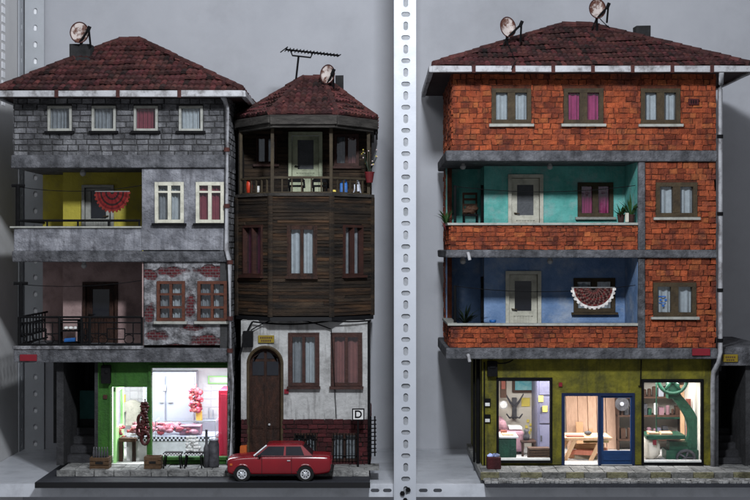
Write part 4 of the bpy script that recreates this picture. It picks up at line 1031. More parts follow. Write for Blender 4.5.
MB().box(gx(558.5), gx(562), .13, .149, gz(386.5), gz(382.5)).build('door_number', G['redplate'], Cb)
# right flank: stone pillar, stair recess, annex
mb = MB(); mb.box(GR+.0, gx(716), .03, .6, P0, Z(359)-.003, j=.002); mb.build('stone_pillar', G['stairs'], Cb, bevel=.006)
ax = X(716.5, .1); ae = X(775, .1)
mb = MB(); mb.box(ax, ae, .02, 1.9, Z(366), Z(347.5)); mb.build('annex_roof', G['concrete'], Cb, bevel=.01)
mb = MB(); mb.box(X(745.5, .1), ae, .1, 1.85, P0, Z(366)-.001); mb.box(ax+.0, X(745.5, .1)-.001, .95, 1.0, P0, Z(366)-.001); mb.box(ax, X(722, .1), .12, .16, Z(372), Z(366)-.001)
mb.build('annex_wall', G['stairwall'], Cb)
mb = MB()
for i in range(5): mb.box(ax+.001, X(745.5, .1)-.002, .25+i*.13, .949, P0+.0005+i*.06, P0+.06*(i+1), j=.001)
mb.build('steps', G['stairs'], Cb)
MB().box(X(722, .9), X(741, .9), .92, .945, P0+.31, Z(380, .9)).build('annex_door', G['black'], Cb, bevel=.003)
ypl = MB().box(X(723, .0), X(738, .0), -.0, .018, Z(362, 0), Z(354.5, 0)).build('name_plate', G['yplate'], Cb, bevel=.003)
mb = MB()
for k in range(2):
    for i in range(5-k): x = X(725.5+k+i*2.1); mb.box(x, x+.013, -.004, -.0005, Z(357+k*2.8)-.009, Z(357+k*2.8)+.006)
mb.build('lettering', G['brownw'], ypl)
mb = MB(); xp = X(718.5)
mb.tube([(X(722,-.35), -.33, Z(72, -.35)), (xp+.01, -.06, Z(84)), (xp, -.07, Z(90)), (xp, -.07, Z(352)), (xp-.02, -.09, Z(362)), (xp-.05, .0, Z(372)), (xp-.05, .03, Z(380)), (xp-.05, .03, P0)], .024, 10)
dp = mb.build('downpipe', G['pipe'], Cb, smooth=True)
mb = MB()
for py in (137, 214, 290, 340): MB().tube([(xp, -.07, Z(py)-.018), (xp, -.07, Z(py)+.018)], .031, 10).build('pipe_joint', G['black'], dp)
rfC = hip_roof(Cb, X(434, -.33), X(751, -.33), -.30, 2.12, Z(66.5, -.33), (X(562, .9), .9, Z(27.5, .9)), (X(590, .9), .9, Z(27.5, .9)), .050, 10, seg=8)
MB().box(X(634.5, .8), X(649.5, .8), .72, .9, Z(44, .8), Z(26.5, .8), j=.004).build('chimney', G['chim'], rfC, bevel=.006)
dish(X(507, .15), .15, Z(27.5, .15), .102, 'rusty brown and white satellite dish on the left slope of the brick house roof', .15, Z(47, .2), .45)
dish(X(597, .7), .7, Z(9, .7), .10, 'mottled grey satellite dish near the ridge of the brick house roof', .1, Z(27, .7), .1)

mb = MB(); line(mb, (X(599, .7), .72, Z(17, .7)), (X(634, .8), .70, Z(41, .8)), .05, .005); line(mb, (X(508, .15), .16, Z(44, .2)), (X(514, -.1), -.2, Z(60, -.2)), .0, .005); line(mb, (X(514, -.1), -.37, Z(61, -.3)), (X(509, -.1), -.37, Z(70, -.3)), .0, .005)
mb.build('aerial_cable', G['black'], Cb)
mb = MB()
for dx in (0, 2.2, 4.6): mb.box(X(690+dx), X(691+dx), -.039, -.036, Z(103.8), Z(100.4))
mb.build('plate_strokes', G['black'], Cb)
# ================================================================ CAR
car = thing('parked_car', 'small red two-door model saloon car parked on the road before the arched door', 'car', (-.92, -.42, BT))
cy0 = -.415; xf = X(226.5, -.62); Lc = X(331, -.62)-xf; HW = .20
def body_mesh():
    # x frac, z top, half width, z bottom
    st = [(0.0,.195,.172,.085),(.008,.210,.184,.065),(.05,.220,.194,.055),(.14,.232,.198,.05),(.26,.24,.2,.05),(.40,.243,.202,.05),(.55,.245,.202,.05),(.70,.247,.202,.05),(.83,.245,.198,.05),(.93,.243,.192,.06),(.990,.238,.186,.075),(1.0,.222,.176,.09)]
    mb = MB(); rings = []
    for (t, zt_, hw, zb_) in st:
        half = [(0, zb_), (hw*.9, zb_), (hw*.985, zb_+.018), (hw, zb_+(zt_-zb_)*.45), (hw*.985, zb_+(zt_-zb_)*.72), (hw*.95, zt_-.012), (hw*.88, zt_), (0, zt_+.006)]
        ring = [(y, z) for y, z in half] + [(-y, z) for y, z in half[-2:0:-1]]
        rings.append([Vector((xf+Lc*t, cy0-y, BT+z)) for y, z in ring])
    n = len(rings[0])
    for a, b in zip(rings[:-1], rings[1:]):
        for k in range(n): k2 = (k+1) % n; mb.face([a[k], a[k2], b[k2], b[k]])
    mb.face(rings[0][::-1]); mb.face(rings[-1]); return mb
body_mesh().build('body', G['carpaint'], car, smooth=True, sub=1)
# cabin
zb_, zr = BT+.236, BT+.352
bs = [(.265, .178), (.80, .178)]; ts = [(.385, .145), (.705, .145)]
cbp = {}
mb = MB()
lo = [Vector((xf+Lc*.255, cy0-.182, zb_)), Vector((xf+Lc*.83, cy0-.182, zb_)), Vector((xf+Lc*.83, cy0+.182, zb_)), Vector((xf+Lc*.255, cy0+.182, zb_))]
hi = [Vector((xf+Lc*.385, cy0-.148, zr-.012)), Vector((xf+Lc*.72, cy0-.148, zr-.012)), Vector((xf+Lc*.72, cy0+.148, zr-.012)), Vector((xf+Lc*.385, cy0+.148, zr-.012))]
for i in range(4): k = (i+1) % 4; mb.face([lo[i], lo[k], hi[k], hi[i]])
top = [v+Vector((0, 0, .0)) for v in hi]; c_ = sum(hi, Vector())/4
in_ = [v.lerp(c_, .25)+Vector((0, 0, .012)) for v in hi]
for i in range(4): k = (i+1) % 4; mb.face([hi[i], hi[k], in_[k], in_[i]])
mb.face(in_); cab = mb.build('roof', G['carpaint'], car, bevel=.008)
def onq(a, b, c, d, u, v, off, nrm): return (a.lerp(b, u)).lerp(d.lerp(c, u), v) + nrm*off
def glassq(i, us, vs, name='window'):
    k = (i+1) % 4; a, b, c, d = lo[i], lo[k], hi[k], hi[i]; nrm = (b-a).cross(d-a).normalized()
    if nrm.dot((a+c)/2-(Vector((xf+Lc*.55, cy0, zb_+.05)))) < 0: nrm = -nrm
    mb = MB(); P = [onq(a,b,c,d,u,v,.003,nrm) for u, v in ((us[0],vs[0]),(us[1],vs[0]),(us[3],vs[1]),(us[2],vs[1]))]; Q = [p-nrm*.004 for p in P]
    mb.face(P); mb.face(Q[::-1])
    for q in range(4): w_ = (q+1) % 4; mb.face([P[q], Q[q], Q[w_], P[w_]])
    mb.build(name, G['dglass'], car)
glassq(0, (.06,.50,.07,.50), (.10,.88)); glassq(0, (.54,.86,.54,.93), (.10,.88)); glassq(2, (.14,.46,.07,.46), (.10,.88)); glassq(2, (.50,.94,.50,.93), (.10,.88))
glassq(1, (.08,.92,.1,.9), (.12,.9), 'rear_window'); glassq(3, (.06,.94,.08,.92), (.1,.92), 'windscreen')
mb = MB(); a, d = lo[0], hi[0]; mb.tube([a.lerp(d, .05)+Vector((-.002,-.006,.002)), a.lerp(d, .98)+Vector((-.002,-.006,.002))], .0085, 6); mb.build('windscreen_pillar_glint', G['chrome'], car)  # bright strip paints a reflection onto the pillar
for (fx, s_) in ((.148, -1), (.755, -1), (.148, 1), (.755, 1)):
    wx = xf+Lc*fx; wy = cy0+s_*.180; wz = BT+.071
    def ring(mb, r0, r1, ya, yb, n=24):
        for k in range(n):
            a0, a1 = 2*math.pi*k/n, 2*math.pi*(k+1)/n; P = lambda r, a, y: (wx+r*math.cos(a), y, wz+r*math.sin(a))
            mb.face([P(r1,a0,ya), P(r1,a1,ya), P(r1,a1,yb), P(r1,a0,yb)]); mb.face([P(r0,a0,yb), P(r0,a1,yb), P(r1,a1,yb), P(r1,a0,yb)]); mb.face([P(r0,a0,ya), P(r0,a1,ya), P(r1,a1,ya), P(r1,a0,ya)]); mb.face([P(r0,a0,ya), P(r0,a1,ya), P(r0,a1,yb), P(r0,a0,yb)])
    yo = cy0+s_*.213; mb = MB(); ring(mb, .046, .071, wy-s_*.04, yo); wh = mb.build('wheel', G['tyre'], car)
    mb = MB(); ring(mb, .036, .047, yo-s_*.006, yo+s_*.001)
    for k in range(8): a0 = 2*math.pi*k/8; mb.tube([(wx+.008*math.cos(a0), yo-s_*.002, wz+.008*math.sin(a0)), (wx+.04*math.cos(a0), yo-s_*.003, wz+.04*math.sin(a0))], .0055, 4)
    mb.tube([(wx, yo-s_*.012, wz), (wx, yo-s_*.0, wz)], .012, 8); mb.build('rim', G['chrome'], wh)
    mb = MB(); mb.tube([(wx, wy, wz+.004), (wx, cy0+s_*.2045, wz+.004)], .082, 24); mb.build('wheel_arch', G['tyre'], car)
    mb = MB(); mb.tube([(wx+.086*math.cos(R(a)), cy0+s_*.202, wz+.004+.086*math.sin(R(a))) for a in range(8, 173, 12)], .008, 6); mb.build('arch_flare', G['carpaint'], car)
for s_ in (-1, 1):
    MB().tube([(xf-.006, cy0+s_*.12, BT+.165), (xf+.03, cy0+s_*.12, BT+.165)], .026, 12).build('headlight', G['fglass'], car)
    MB().box(xf+Lc-.012, xf+Lc+.004, cy0+s_*.13-.03, cy0+s_*.13+.03, BT+.16, BT+.20).build('tail_light', G['redplate'], car)
MB().box(xf-.02, xf+.02, cy0-.175, cy0+.175, BT+.075, BT+.10).build('bumper', G['tyre'], car, bevel=.006)
MB().box(xf+Lc-.02, xf+Lc+.02, cy0-.175, cy0+.175, BT+.085, BT+.11).build('bumper', G['tyre'], car, bevel=.006)
MB().box(xf-.004, xf+.02, cy0-.09, cy0+.09, BT+.145, BT+.19).build('grille', G['black'], car, bevel=.003)
MB().box(xf+Lc*.03, xf+Lc*.055, cy0-.199, cy0-.18, BT+.15, BT+.17).build('indicator', G['orange'], car)
MB().box(xf+Lc*.22, xf+Lc*.68, cy0-.2055, cy0-.19, BT+.058, BT+.070).build('sill_trim', G['black'], car)
MB().box(xf+Lc*.27, xf+Lc*.82, cy0-.1875, cy0-.178, BT+.238, BT+.243).build('window_trim', G['toolgrey'], car)
mb = MB(); ys = cy0-.2035
for t in (.335, .62): mb.box(xf+Lc*t, xf+Lc*t+.003, ys-.0005, ys+.02, BT+.075, BT+.232)
mb.build('door_gap', G['tyre'], car); MB().box(xf+Lc*.58, xf+Lc*.61, ys-.006, ys+.012, BT+.196, BT+.204).build('handle', G['chrome'], car)
MB().box(xf+Lc*.30, xf+Lc*.33, ys-.022, ys+.012, BT+.235, BT+.258).build('mirror', G['tyre'], car, bevel=.004)

# ================================================================ BUTCHER SHOP CONTENTS
S0 = PV+.0125
def P3(px, py, Y): return (X(px, Y), Y, Z(py, Y))
# cold room doors
t = thing('cold_room', 'tall brushed steel cold room with two doors on the butcher shop back wall', 'fridge', (X(172, 1.1), 1.15, S0))
x0, x1, x2 = X(152, 1.1), X(166, 1.1), X(196, 1.1); zt = Z(372, 1.1)
MB().box(x0-.1, x2, 1.1, 1.34, S0, zt).build('cabinet', G['steel'], t, bevel=.004)
for a, b in ((x0-.06, x1-.01), (x1+.01, x2-.02)):
    d_ = MB().box(a, b, 1.075, 1.098, S0+.06, zt-.04).build('door', G['steel'], t, bevel=.004)
    mb = MB(); mb.box(b-.05 if a < x1-.05 else a+.02, b-.01 if a < x1-.05 else a+.07, 1.05, 1.0745, (S0+zt)/2+.1, (S0+zt)/2+.13); mb.build('handle', G['chrome'], d_)
    mb = MB()
    for q in (.2, .8): mb.box(b-.02, b+.015, 1.06, 1.0745, S0+(zt-S0)*q-.03, S0+(zt-S0)*q+.03)
    mb.build('hinge', G['chrome'], d_)
# hanging meat
def meatpile(mb, c, r, n, sq=(1, .6, 1)):
    for i in range(n):
        p = (c[0]+random.uniform(-r, r)*sq[0], c[1]+random.uniform(-r, r)*sq[1], c[2]+random.uniform(-r, r)*sq[2])
        v = random.uniform(.6, 1.3); mb.ball(p, r*random.uniform(.16, .32), (v, v*random.uniform(.6, 1.5), v), 8, 5, (1, 1, random.uniform(.6, 1.5)), .12)
mb = MB(); meatpile(mb, P3(196, 401, .9), .085, 70, (.75, .5, 1.35)); mb.tube([P3(196, 384, .9), P3(196, 395, .9)], .006, 5)
tag(mb.build('hanging_meat', G['meat'], smooth=True), 'red bundle of meat hanging before the cold room doors', 'meat')
mb = MB(); mb.box(*[v for v in (X(196.5, .95), X(202, .95), .93, .97)], Z(421, .95), Z(411, .95), j=.01); tag(mb.build('yellow_bag', G['paper'], bevel=.01), 'small yellow bag hanging below the red meat bundle', 'bag')
# display counter
t = thing('display_counter', 'glass meat display counter with black and white checkered band', 'counter', (X(185, .4), .45, S0))
cx0, cx1 = X(127, .4), X(216, .4); zc = Z(437.5, .33)
MB().box(cx0, cx1, .36, .75, S0, zc-.04).build('body', G['wpl'], t, bevel=.004)
mb = MB(); n = 46; cw = (cx1-cx0)/n
for i in range(n):
    for k in range(2):
        v = .01 if (i+k) % 2 else .8; mb.box(cx0+i*cw, cx0+(i+1)*cw, .345, .3595, zc-.038+k*.019, zc-.038+(k+1)*.019, (v, v, v*1.05))
mb.build('checkered_band', G['check'], t)
MB().box(cx0, cx1, .35, .76, zc-.0005, zc+.008).build('tray', G['steel'], t)
mb = MB(); zg = Z(418, .4); zg2 = zg
mb.box(cx0+.3, cx1, .352, .357, zc+.009, zg-.03); mb.box(cx0+.3, cx1, .352, .60, zg-.03, zg-.024); mb.box(cx1-.006, cx1, .358, .75, zc+.009, zg-.031)
mb.build('glass_case', G['shopglass'], t)
mb = MB()
for xx in (cx0+.3, cx1): mb.tube([(xx, .352, zc), (xx, .352, zg-.03), (xx, .6, zg-.025)], .006, 5)
mb.tube([(cx0+.3, .352, zg-.028), (cx1, .352, zg-.028)], .006, 5); mb.build('case_frame', G['chrome'], t)
mb = MB(); 
for i in range(120):
    px = random.uniform(131, 196); yy = random.uniform(.42, .7); v = random.uniform(.55, 1.35); pk = random.uniform(.5, 3)
    mb.ball((X(px, yy), yy, zc+.03+random.uniform(0, .05)+(yy-.42)*.12), random.uniform(.016, .036), (v, v*pk, v*pk), 8, 5, (1.4, .8, .7), .22)
tag(mb.build('meat_cuts', G['meat'], smooth=True), 'pile of red and pink meat cuts inside the display counter', 'meat')
mb = MB(); mb.box(X(180, .5), X(201, .5), .45, .62, zc+.01, Z(427, .5)); mb.box(X(180, .5), X(201, .5), .44, .63, Z(427, .5)+.001, Z(425.5, .5)); tag(mb.build('meat_tray', G['sofa'], bevel=.004), 'pale pink tray standing at the right end of the display counter', 'tray')
mb = MB(); meatpile(mb, P3(126, 434, .42), .07, 14); tag(mb.build('meat_cuts', G['meat'], smooth=True), 'small heap of red meat on the chopping block by the open door', 'meat')
# chopping block
t = thing('chopping_block', 'brown wooden chopping table with red-brown legs just inside the butcher doorway', 'table', (X(128, .38), .38, S0))
MB().box(X(119, .3), X(136, .3), .28, .5, Z(442, .3), Z(438, .3), j=.002).build('table_top', G['brownw'], t, bevel=.004)
for px, yy in ((121, .3), (134, .3), (121.5, .48), (133, .48)): MB().box(X(px, yy)-.018, X(px, yy)+.018, yy-.018, yy+.018, S0, Z(442, .3)-.001).build('leg', G['dwood'], t)
mb = MB(); c = P3(132, 412, 1.25)
mb.prism([(c[0]-.09, c[2]+.10), (c[0]-.03, c[2]+.125), (c[0]+.03, c[2]+.125), (c[0]+.09, c[2]+.09), (c[0]+.10, c[2]-.02), (c[0]+.07, c[2]-.02), (c[0]+.075, c[2]-.15), (c[0]-.08, c[2]-.16), (c[0]-.07, c[2]-.0), (c[0]-.11, c[2]-.02)], 1.27, 1.33)
tag(mb.build('white_apron', G['cream'], bevel=.012), 'cream apron hanging on the back wall above the chopping table', 'apron')
t = thing('framed_board', 'green-framed rectangular board high on the butcher shop back wall', 'board', P3(218, 379, 1.3))
x0, x1, z0, z1 = X(208, 1.32), X(229, 1.32), Z(384, 1.32), Z(376, 1.32)
mb = MB()
for a in ((x0, x1, z0, z0+.014), (x0, x1, z1-.014, z1), (x0, x0+.014, z0+.014, z1-.014), (x1-.014, x1, z0+.014, z1-.014)): mb.box(a[0], a[1], 1.32, 1.342, a[2], a[3])
mb.build('frame', G['green_door'], t); MB().box(x0+.014, x1-.014, 1.33, 1.342, z0+.014, z1-.014).build('board', G['wpl'], t)
t = thing('red_cabinet', 'tall bright red cabinet at the right side of the butcher shop', 'cabinet', (X(224, .7), .6, S0))
MB().box(X(219, .5), AR-.034, .45, .95, S0, Z(390, .5)).build('body', G['redpaint'], t, bevel=.006)
mb = MB(); mb.box(X(220.5, .44), X(226.5, .44), .438, .449, S0+.05, Z(394, .44)); mb.build('door', G['redpaint'], t, bevel=.004)
mb = MB()
for i, px in enumerate((209, 213)):
    mb.tube([P3(px, 408+i*2, 1.3), P3(px, 419, 1.3)], .008, 6)
tag(mb.build('knives', G['steel']), 'two knives hanging on the wall left of the red cabinet', 'knives')
mb = MB(); mb.box(X(203, 1.25), X(219, 1.25), 1.2, 1.345, Z(440, 1.2), Z(420, 1.2)); tag(mb.build('steel_sink', G['steel'], bevel=.006), 'grey steel sink block under the hanging knives', 'sink')
for i, (px, lb) in enumerate(((114.5, 'upper'), (117, 'lower'))):
    pass
mb = MB(); mb.box(X(121, 1.3), X(125, 1.3), 1.33, 1.344, Z(408, 1.3), Z(395, 1.3)); tag(mb.build('wall_poster', G['paper']), 'narrow notice on the white wall left of the apron', 'poster')
# sausages hanging outside on the mullion
t = thing('sausage_string', 'dark red strings of sausage hanging on the green pillar by the butcher door', 'sausages', P3(144, 403, .1))
mb = MB(); yy = .07
mb.tube([P3(145, 399, yy), P3(145, 405, yy)], .006, 5)
for k in range(3):
    pts = [P3(145+math.sin(i*.9+k*2)*4*(i/14)**.3-k, 402+i*3.0, yy-.02*k) for i in range(13-k)]
    for a, b in zip(pts[:-1], pts[1:]):
        mb.tube([a, Vector(a).lerp(Vector(b), .3)+Vector((.0,-.01,0)), Vector(a).lerp(Vector(b), .7)+Vector((.01,-.01,0)), b], [.008, .021, .021, .008], 8)
for (px, py, r_) in ((140.5, 430, 4.5), (145, 438, 5), (141, 420, 4)):
    mb.tube([P3(px+r_*math.cos(a)*.75, py+r_*1.3*math.sin(a), yy-.05) for a in [i*math.pi/6 for i in range(13)]], .017, 7)
mb.build('sausages', G['sausage'], t, smooth=True)
# crates, pots outside
def crate(x0, x1, y0, y1, z0, h, label, group=None, m='cardb'):
    t = thing('wooden_crate', label, 'crate', ((x0+x1)/2, (y0+y1)/2, z0), group)
    mb = MB()
    for k in range(3):
        za = z0+h*k/3+.003; zb2 = z0+h*(k+1)/3-.004
        mb.box(x0, x1, y0, y0+.012, za, zb2, j=.001); mb.box(x0, x1, y1-.012, y1, za, zb2, j=.001); mb.box(x0, x0+.012, y0+.013, y1-.013, za, zb2); mb.box(x1-.012, x1, y0+.013, y1-.013, za, zb2)
    mb.box(x0+.012, x1-.012, y0+.013, y1-.013, z0+.002, z0+.012); mb.build('boards', G[m], t)
    mb = MB()
    for x in (x0+.013, x1-.027):
        for y in (y0+.0125, y1-.0265): mb.box(x, x+.014, y, y+.014, z0, z0+h)
    mb.build('corner_post', G[m], t)
    MB().box(x0+(x1-x0)*.3, x1-(x1-x0)*.3, y0-.003, y0-.0005, z0+h*.42, z0+h*.62).build('stencil', G['tyre'], t)
    return t
Yc = -.13
crate(X(91, Yc), X(110, Yc), -.2, -.04, PV+.007, .115, 'wooden crate of bottles on the pavement by the green pillar')
crate(X(145, Yc), X(162, Yc), -.2, -.06, PV+.007, .125, 'empty brown wooden crate below the hanging sausages')
for i in range(6):
    mb = MB(); xx = X(93.5+i*2.7, Yc); mb.lathe(xx, -.12, [(.010, PV+.03), (.011, PV+.16), (.005, PV+.19), (.005, PV+.215)], 8)
    tag(mb.build('bottle', G['toolgrey'], smooth=True), 'slim grey bottle standing in the wooden crate by the green pillar', 'bottle', 'bottles in the crate by the green pillar')
t = thing('milk_churn', 'dark metal milk churn at the right end of the butcher window', 'churn', (X(214, -.05), -.05, PV))
cx_ = X(214, -.05); MB().lathe(cx_, -.08, [(.05, PV+.007), (.055, PV+.03), (.055, PV+.24), (.042, PV+.27), (.045, PV+.275)], 16).build('body', G['toolgrey'], t, smooth=True)
MB().lathe(cx_, -.08, [(.047, PV+.276), (.048, PV+.295), (.01, PV+.305)], 16).build('lid', G['steel'], t, smooth=True)
cx_ = X(207, -.05)
tag(MB().lathe(cx_, -.10, [(.027, PV+.007), (.03, PV+.20), (.014, PV+.24), (.012, PV+.38), (.018, PV+.385)], 12).build('slim_bottle', G['toolgrey'], smooth=True), 'slim tall dark bottle left of the metal churn', 'bottle')
def stool(cx, label):
    t = thing('low_stool', label, 'stool', (cx, -.1, PV))
    zt = PV+.16; mb = MB(); n = 16; w_ = .09
    MB().box(cx-w_, cx+w_, -.18, -.02, zt-.02, zt).build('seat', G['black'], t, bevel=.004)
    mb = MB()
    for i in range(12):
        for k in range(2):
            v = .01 if (i+k) % 2 else .8; mb.box(cx-w_+i*w_/6, cx-w_+(i+1)*w_/6, -.185, -.1805, zt-.018+k*.009, zt-.009+k*.009, (v, v, v))
    mb.build('checkered_edge', G['check'], t)
    for dx in (-1, 1):
        for y in (-.165, -.035): MB().tube([(cx+dx*.07, y, zt-.02), (cx+dx*.085, y, PV+.007)], .008, 6).build('leg', G['black'], t)
    return t
st1 = stool(X(173, -.1), 'low black stool with checkered edge, empty, beside the brown crate')
copy_thing(st1, (X(194, -.1)-X(173, -.1), 0, 0), 'low black stool under the white egg cartons')
mb = MB(); random.seed(3)
for k in range(5):
    for i in range(6-k//2):
        mb.ball((X(187.5+i*2.5+random.uniform(-.5,.5), -.1), -.1+random.uniform(-.04, .04), PV+.18+k*.032), .019, (1,1,1), 8, 5, (1,1,.85), .05)
tag(mb.build('egg_cartons', G['wpl'], smooth=True), 'heap of white eggs stacked on the low black stool before the butcher window', 'eggs')
# ================================================================ BALCONY PROPS
def halfround(name, label, c, r, y, up, pal, cat, ratio=1.0, depth=.03):
    mb = MB(); nr, na = 9, 30
    for i in range(nr):
        r0, r1 = r*(.12+.88*i/nr), r*(.12+.88*(i+1)/nr)
        for k in range(na):
            a0, a1 = math.pi+math.pi*k/na, math.pi+math.pi*(k+1)/na
            col = pal[i % len(pal)] if callable(pal) is False else pal(i, k)
            P = lambda rr_, a: (c[0]+rr_*math.cos(a), y-.012+.010*math.sin(a*14)*(rr_/r), c[1]+rr_*math.sin(a)*ratio)
            q = [P(r0,a0), P(r1 + (.012 if i == nr-1 and k % 2 else 0),a0), P(r1+(.012 if i == nr-1 and k % 2 else 0),a1), P(r0,a1)]
            mb.face(q, col)
            mb.face([(p[0], p[1]+.012, p[2]) for p in q[::-1]], col)
    mb.tube([(c[0]-r*1.02, y, c[1]+.004), (c[0]+r*1.02, y, c[1]+.004)], .006, 5, (.5,.5,.5))
    return tag(mb.build(name, G['crochet']), label, cat)
pr_ = lambda i, k: ((.30,.015,.02), (.25,.012,.02), (.03,.01,.01), (.28,.015,.02), (.30,.02,.02), (.04,.01,.01), (.33,.02,.02), (.2,.01,.015), (.38,.04,.03))[i]
halfround('crochet_cloth', 'red and black half-round cloth pegged on the line of the yellow balcony', (X(112.5, .06), Z(192, .06)), .17, .05, 0, pr_, 'cloth', 1.15)
def pw_(i, k):
    if i >= 8: return (1.6,1.55,1.5)
    return ((.06,.01,.01), (.25,.03,.03), (.10,.02,.02))[i % 3] if (k+i) % 3 else (.30,.18,.15)
halfround('crochet_cloth', 'dark red crochet half-round cloth with white edge hanging on the blue balcony line', (X(593, .1), Z(288, .1)), .215, .09, 0, pw_, 'cloth', .95)
# plants
def spiky(name, label, px, py0, Y, n, L_, m, pot=None, spread=1.0):
    base = Vector(P3(px, py0, Y)); t = thing(name, label, 'potted plant' if pot else 'plant', tuple(base))
    mb = MB()
    for i in range(n):
        a = random.uniform(0, 6.28); el = random.uniform(.5, 1.4); l_ = L_*random.uniform(.6, 1.1)
        d = Vector((math.cos(a)*math.cos(el)*spread, math.sin(a)*math.cos(el)*spread, math.sin(el))); s_ = Vector((-math.sin(a), math.cos(a), 0))*.012
        p0 = base+Vector((0, 0, .05 if pot else 0)); p1 = p0+d*l_*.55; p2 = p0+d*l_+Vector((d.x*.2*l_, d.y*.2*l_, -.25*l_*math.cos(el)))
        mb.face([p0-s_*.4, p0+s_*.4, p1+s_, p1-s_]); mb.face([p1-s_, p1+s_, p2])
    mb.build('leaves', m, t)
    if pot: MB().lathe(base.x, base.y, [(.030, base.z), (.038, base.z+.07), (.042, base.z+.07), (.042, base.z+.08)], 14).build('pot', pot, t)
    return t
spiky('potted_plant', 'green spiky plant in a brown pot, left of the two on the turquoise balcony coping', 621, 222.5, .03, 22, .17, G['leaf'], G['terracotta'])
spiky('potted_plant', 'taller green spiky plant in a brown pot against the grey pillar of the turquoise balcony', 631, 222.5, .03, 26, .26, G['leaf'], G['terracotta'])
tag(MB().box(X(624.5, 0), X(628, 0), -.045, -.035, Z(222), Z(213)).build('paper_note', G['cream']), 'small cream paper note between the two balcony pots', 'note')
t = spiky('hanging_plant', 'green and red spiky plant on the left side of the turquoise balcony', 446.5, 224, .45, 26, .20, G['leaf'])
mb = MB(); b_ = Vector(P3(446.5, 225, .45))
for i in range(14): a = random.uniform(0, 6.28); mb.face([b_+Vector((-.01, 0, -.05)), b_+Vector((.01, 0, -.05)), b_+Vector((math.cos(a)*.06, math.sin(a)*.06, random.uniform(-.02, .10)))])
mb.build('red_leaves', G['redpot'], t)
spiky('leafy_plant', 'dark leafy plant in the shaded left corner of the blue balcony', 465, 324, .7, 30, .24, G['leafdark'], None, 1.3)
# shaded corner of the turquoise balcony: chair and stacked boxes
t = thing('wooden_chair', 'dark wooden chair piled with bags in the shaded corner of the turquoise balcony', 'chair', P3(470, 225, .95))
x0, x1 = X(463, .95), X(478, .95); z0 = Z(226)-.05
MB().box(x0, x1, .88, 1.05, z0+.17, z0+.19).build('seat', G['black'], t); mb = MB()
for x in (x0+.01, x1-.01): mb.tube([(x, 1.05, z0+.19), (x, 1.06, z0+.42)], .01, 6)
for q in (.28, .34, .40): mb.box(x0, x1, 1.05, 1.06, z0+q, z0+q+.025)
mb.build('backrest', G['brownw'], t)
for x in (x0+.01, x1-.01):
    for y in (.89, 1.04): MB().tube([(x, y, z0-.1), (x, y, z0+.17)], .009, 6).build('leg', G['black'], t)
mb = MB()
for i in range(4): mb.ball((x0+.03+i*.03, .95, z0+.22+.03*(i % 2)), .04, (1,1,1), 8, 5, (1,1,.8), .2)
mb.build('bags', G['brownw'], t)
tag(MB().lathe(X(493, .1), .12, [(.02, Z(325.5)+.022), (.032, Z(325.5)+.025), (.035, Z(325.5)+.05)], 14).build('blue_bowl', G['bluepl'], smooth=True), 'tiny blue bowl on the coping of the blue balcony', 'bowl')
# pink balcony shoes / washing
t = thing('shoe_rack', 'black rack with white shoes and a blue cloth behind the pink balcony railing', 'rack', P3(70, 345, .5))
x0, x1 = X(60, .5), X(80, .5); zf = Z(348)+.001; mb = MB()
for z in (zf+.02, zf+.14, zf+.25): mb.box(x0, x1, .42, .58, z, z+.012)
for x in (x0, x1-.012): mb.box(x, x+.012, .42, .58, zf, zf+.26)
mb.build('rack', G['black'], t); mb = MB()
for i in range(3): mb.ball((x0+.07+i*.05, .46, zf+.175), .026, (1,1,1), 8, 5, (1,1.4,.7), .1)
mb.build('shoes', G['wpl'], t, smooth=True); MB().box(x0+.06, x1-.04, .43, .5, zf+.033, zf+.07, j=.006).build('cloth', G['bluepl'], t)
# B porch props
pf = Z(196)+.032
def ptable(px, label):
    cx_ = X(px, .22); t = thing('porch_chair', label, 'chair', (cx_, .22, pf)); zt = pf+.14
    mb = MB(); mb.box(cx_-.07, cx_+.07, .15, .30, zt-.07, zt-.055); mb.build('seat', G['black'], t)
    mb = MB(); mb.tube([(cx_-.08, .31, pf+.06), (cx_-.075, .31, zt+.0), (cx_-.03, .31, zt+.03), (cx_+.03, .31, zt+.03), (cx_+.075, .31, zt), (cx_+.08, .31, pf+.06)], .012, 6); mb.box(cx_-.07, cx_+.07, .305, .32, zt-.02, zt+.02); mb.build('backrest', G['black'], t)
    for dx in (-.065, .065):
        for y in (.16, .30): MB().tube([(cx_+dx, y, pf), (cx_+dx, y, zt-.07)], .008, 6).build('leg', G['black'], t)
    return t
c1_ = ptable(296, 'black porch chair left of centre before the pale green door')
copy_thing(c1_, (X(320, .22)-X(296, .22), 0, 0), 'black porch chair at the right edge of the pale green door')
tag(MB().lathe(X(249, .35), .38, [(.03, pf), (.033, pf+.10), (.022, pf+.14), (.012, pf+.16)], 14).build('red_bottle', G['redpl'], smooth=True), 'orange-red gas bottle at the left end of the porch', 'bottle')
tag(MB().lathe(X(258, .3), .28, [(.02, pf), (.025, pf+.08), (.02, pf+.08)], 14).build('white_cup', G['wpl'], smooth=True), 'white cup on the porch floor beside the orange-red bottle', 'cup')
t = thing('blue_can', 'blue plastic jerry can on the porch right of the chairs', 'can', (X(344, .25), .25, pf))
x_ = X(344, .25); MB().box(x_-.04, x_+.035, .2, .28, pf, pf+.11, j=.003).build('body', G['bluepl'], t, bevel=.012); MB().tube([(x_-.02, .24, pf+.11), (x_-.01, .24, pf+.135), (x_+.02, .24, pf+.135), (x_+.025, .24, pf+.11)], .007, 6).build('handle', G['bluepl'], t)
tag(MB().box(X(330, .2), X(336, .2), .15, .22, pf, pf+.035, j=.006).build('yellow_box', G['paper'], bevel=.005), 'low yellow box on the porch left of the blue can', 'box')
mb = MB(); x_ = X(357, .35)
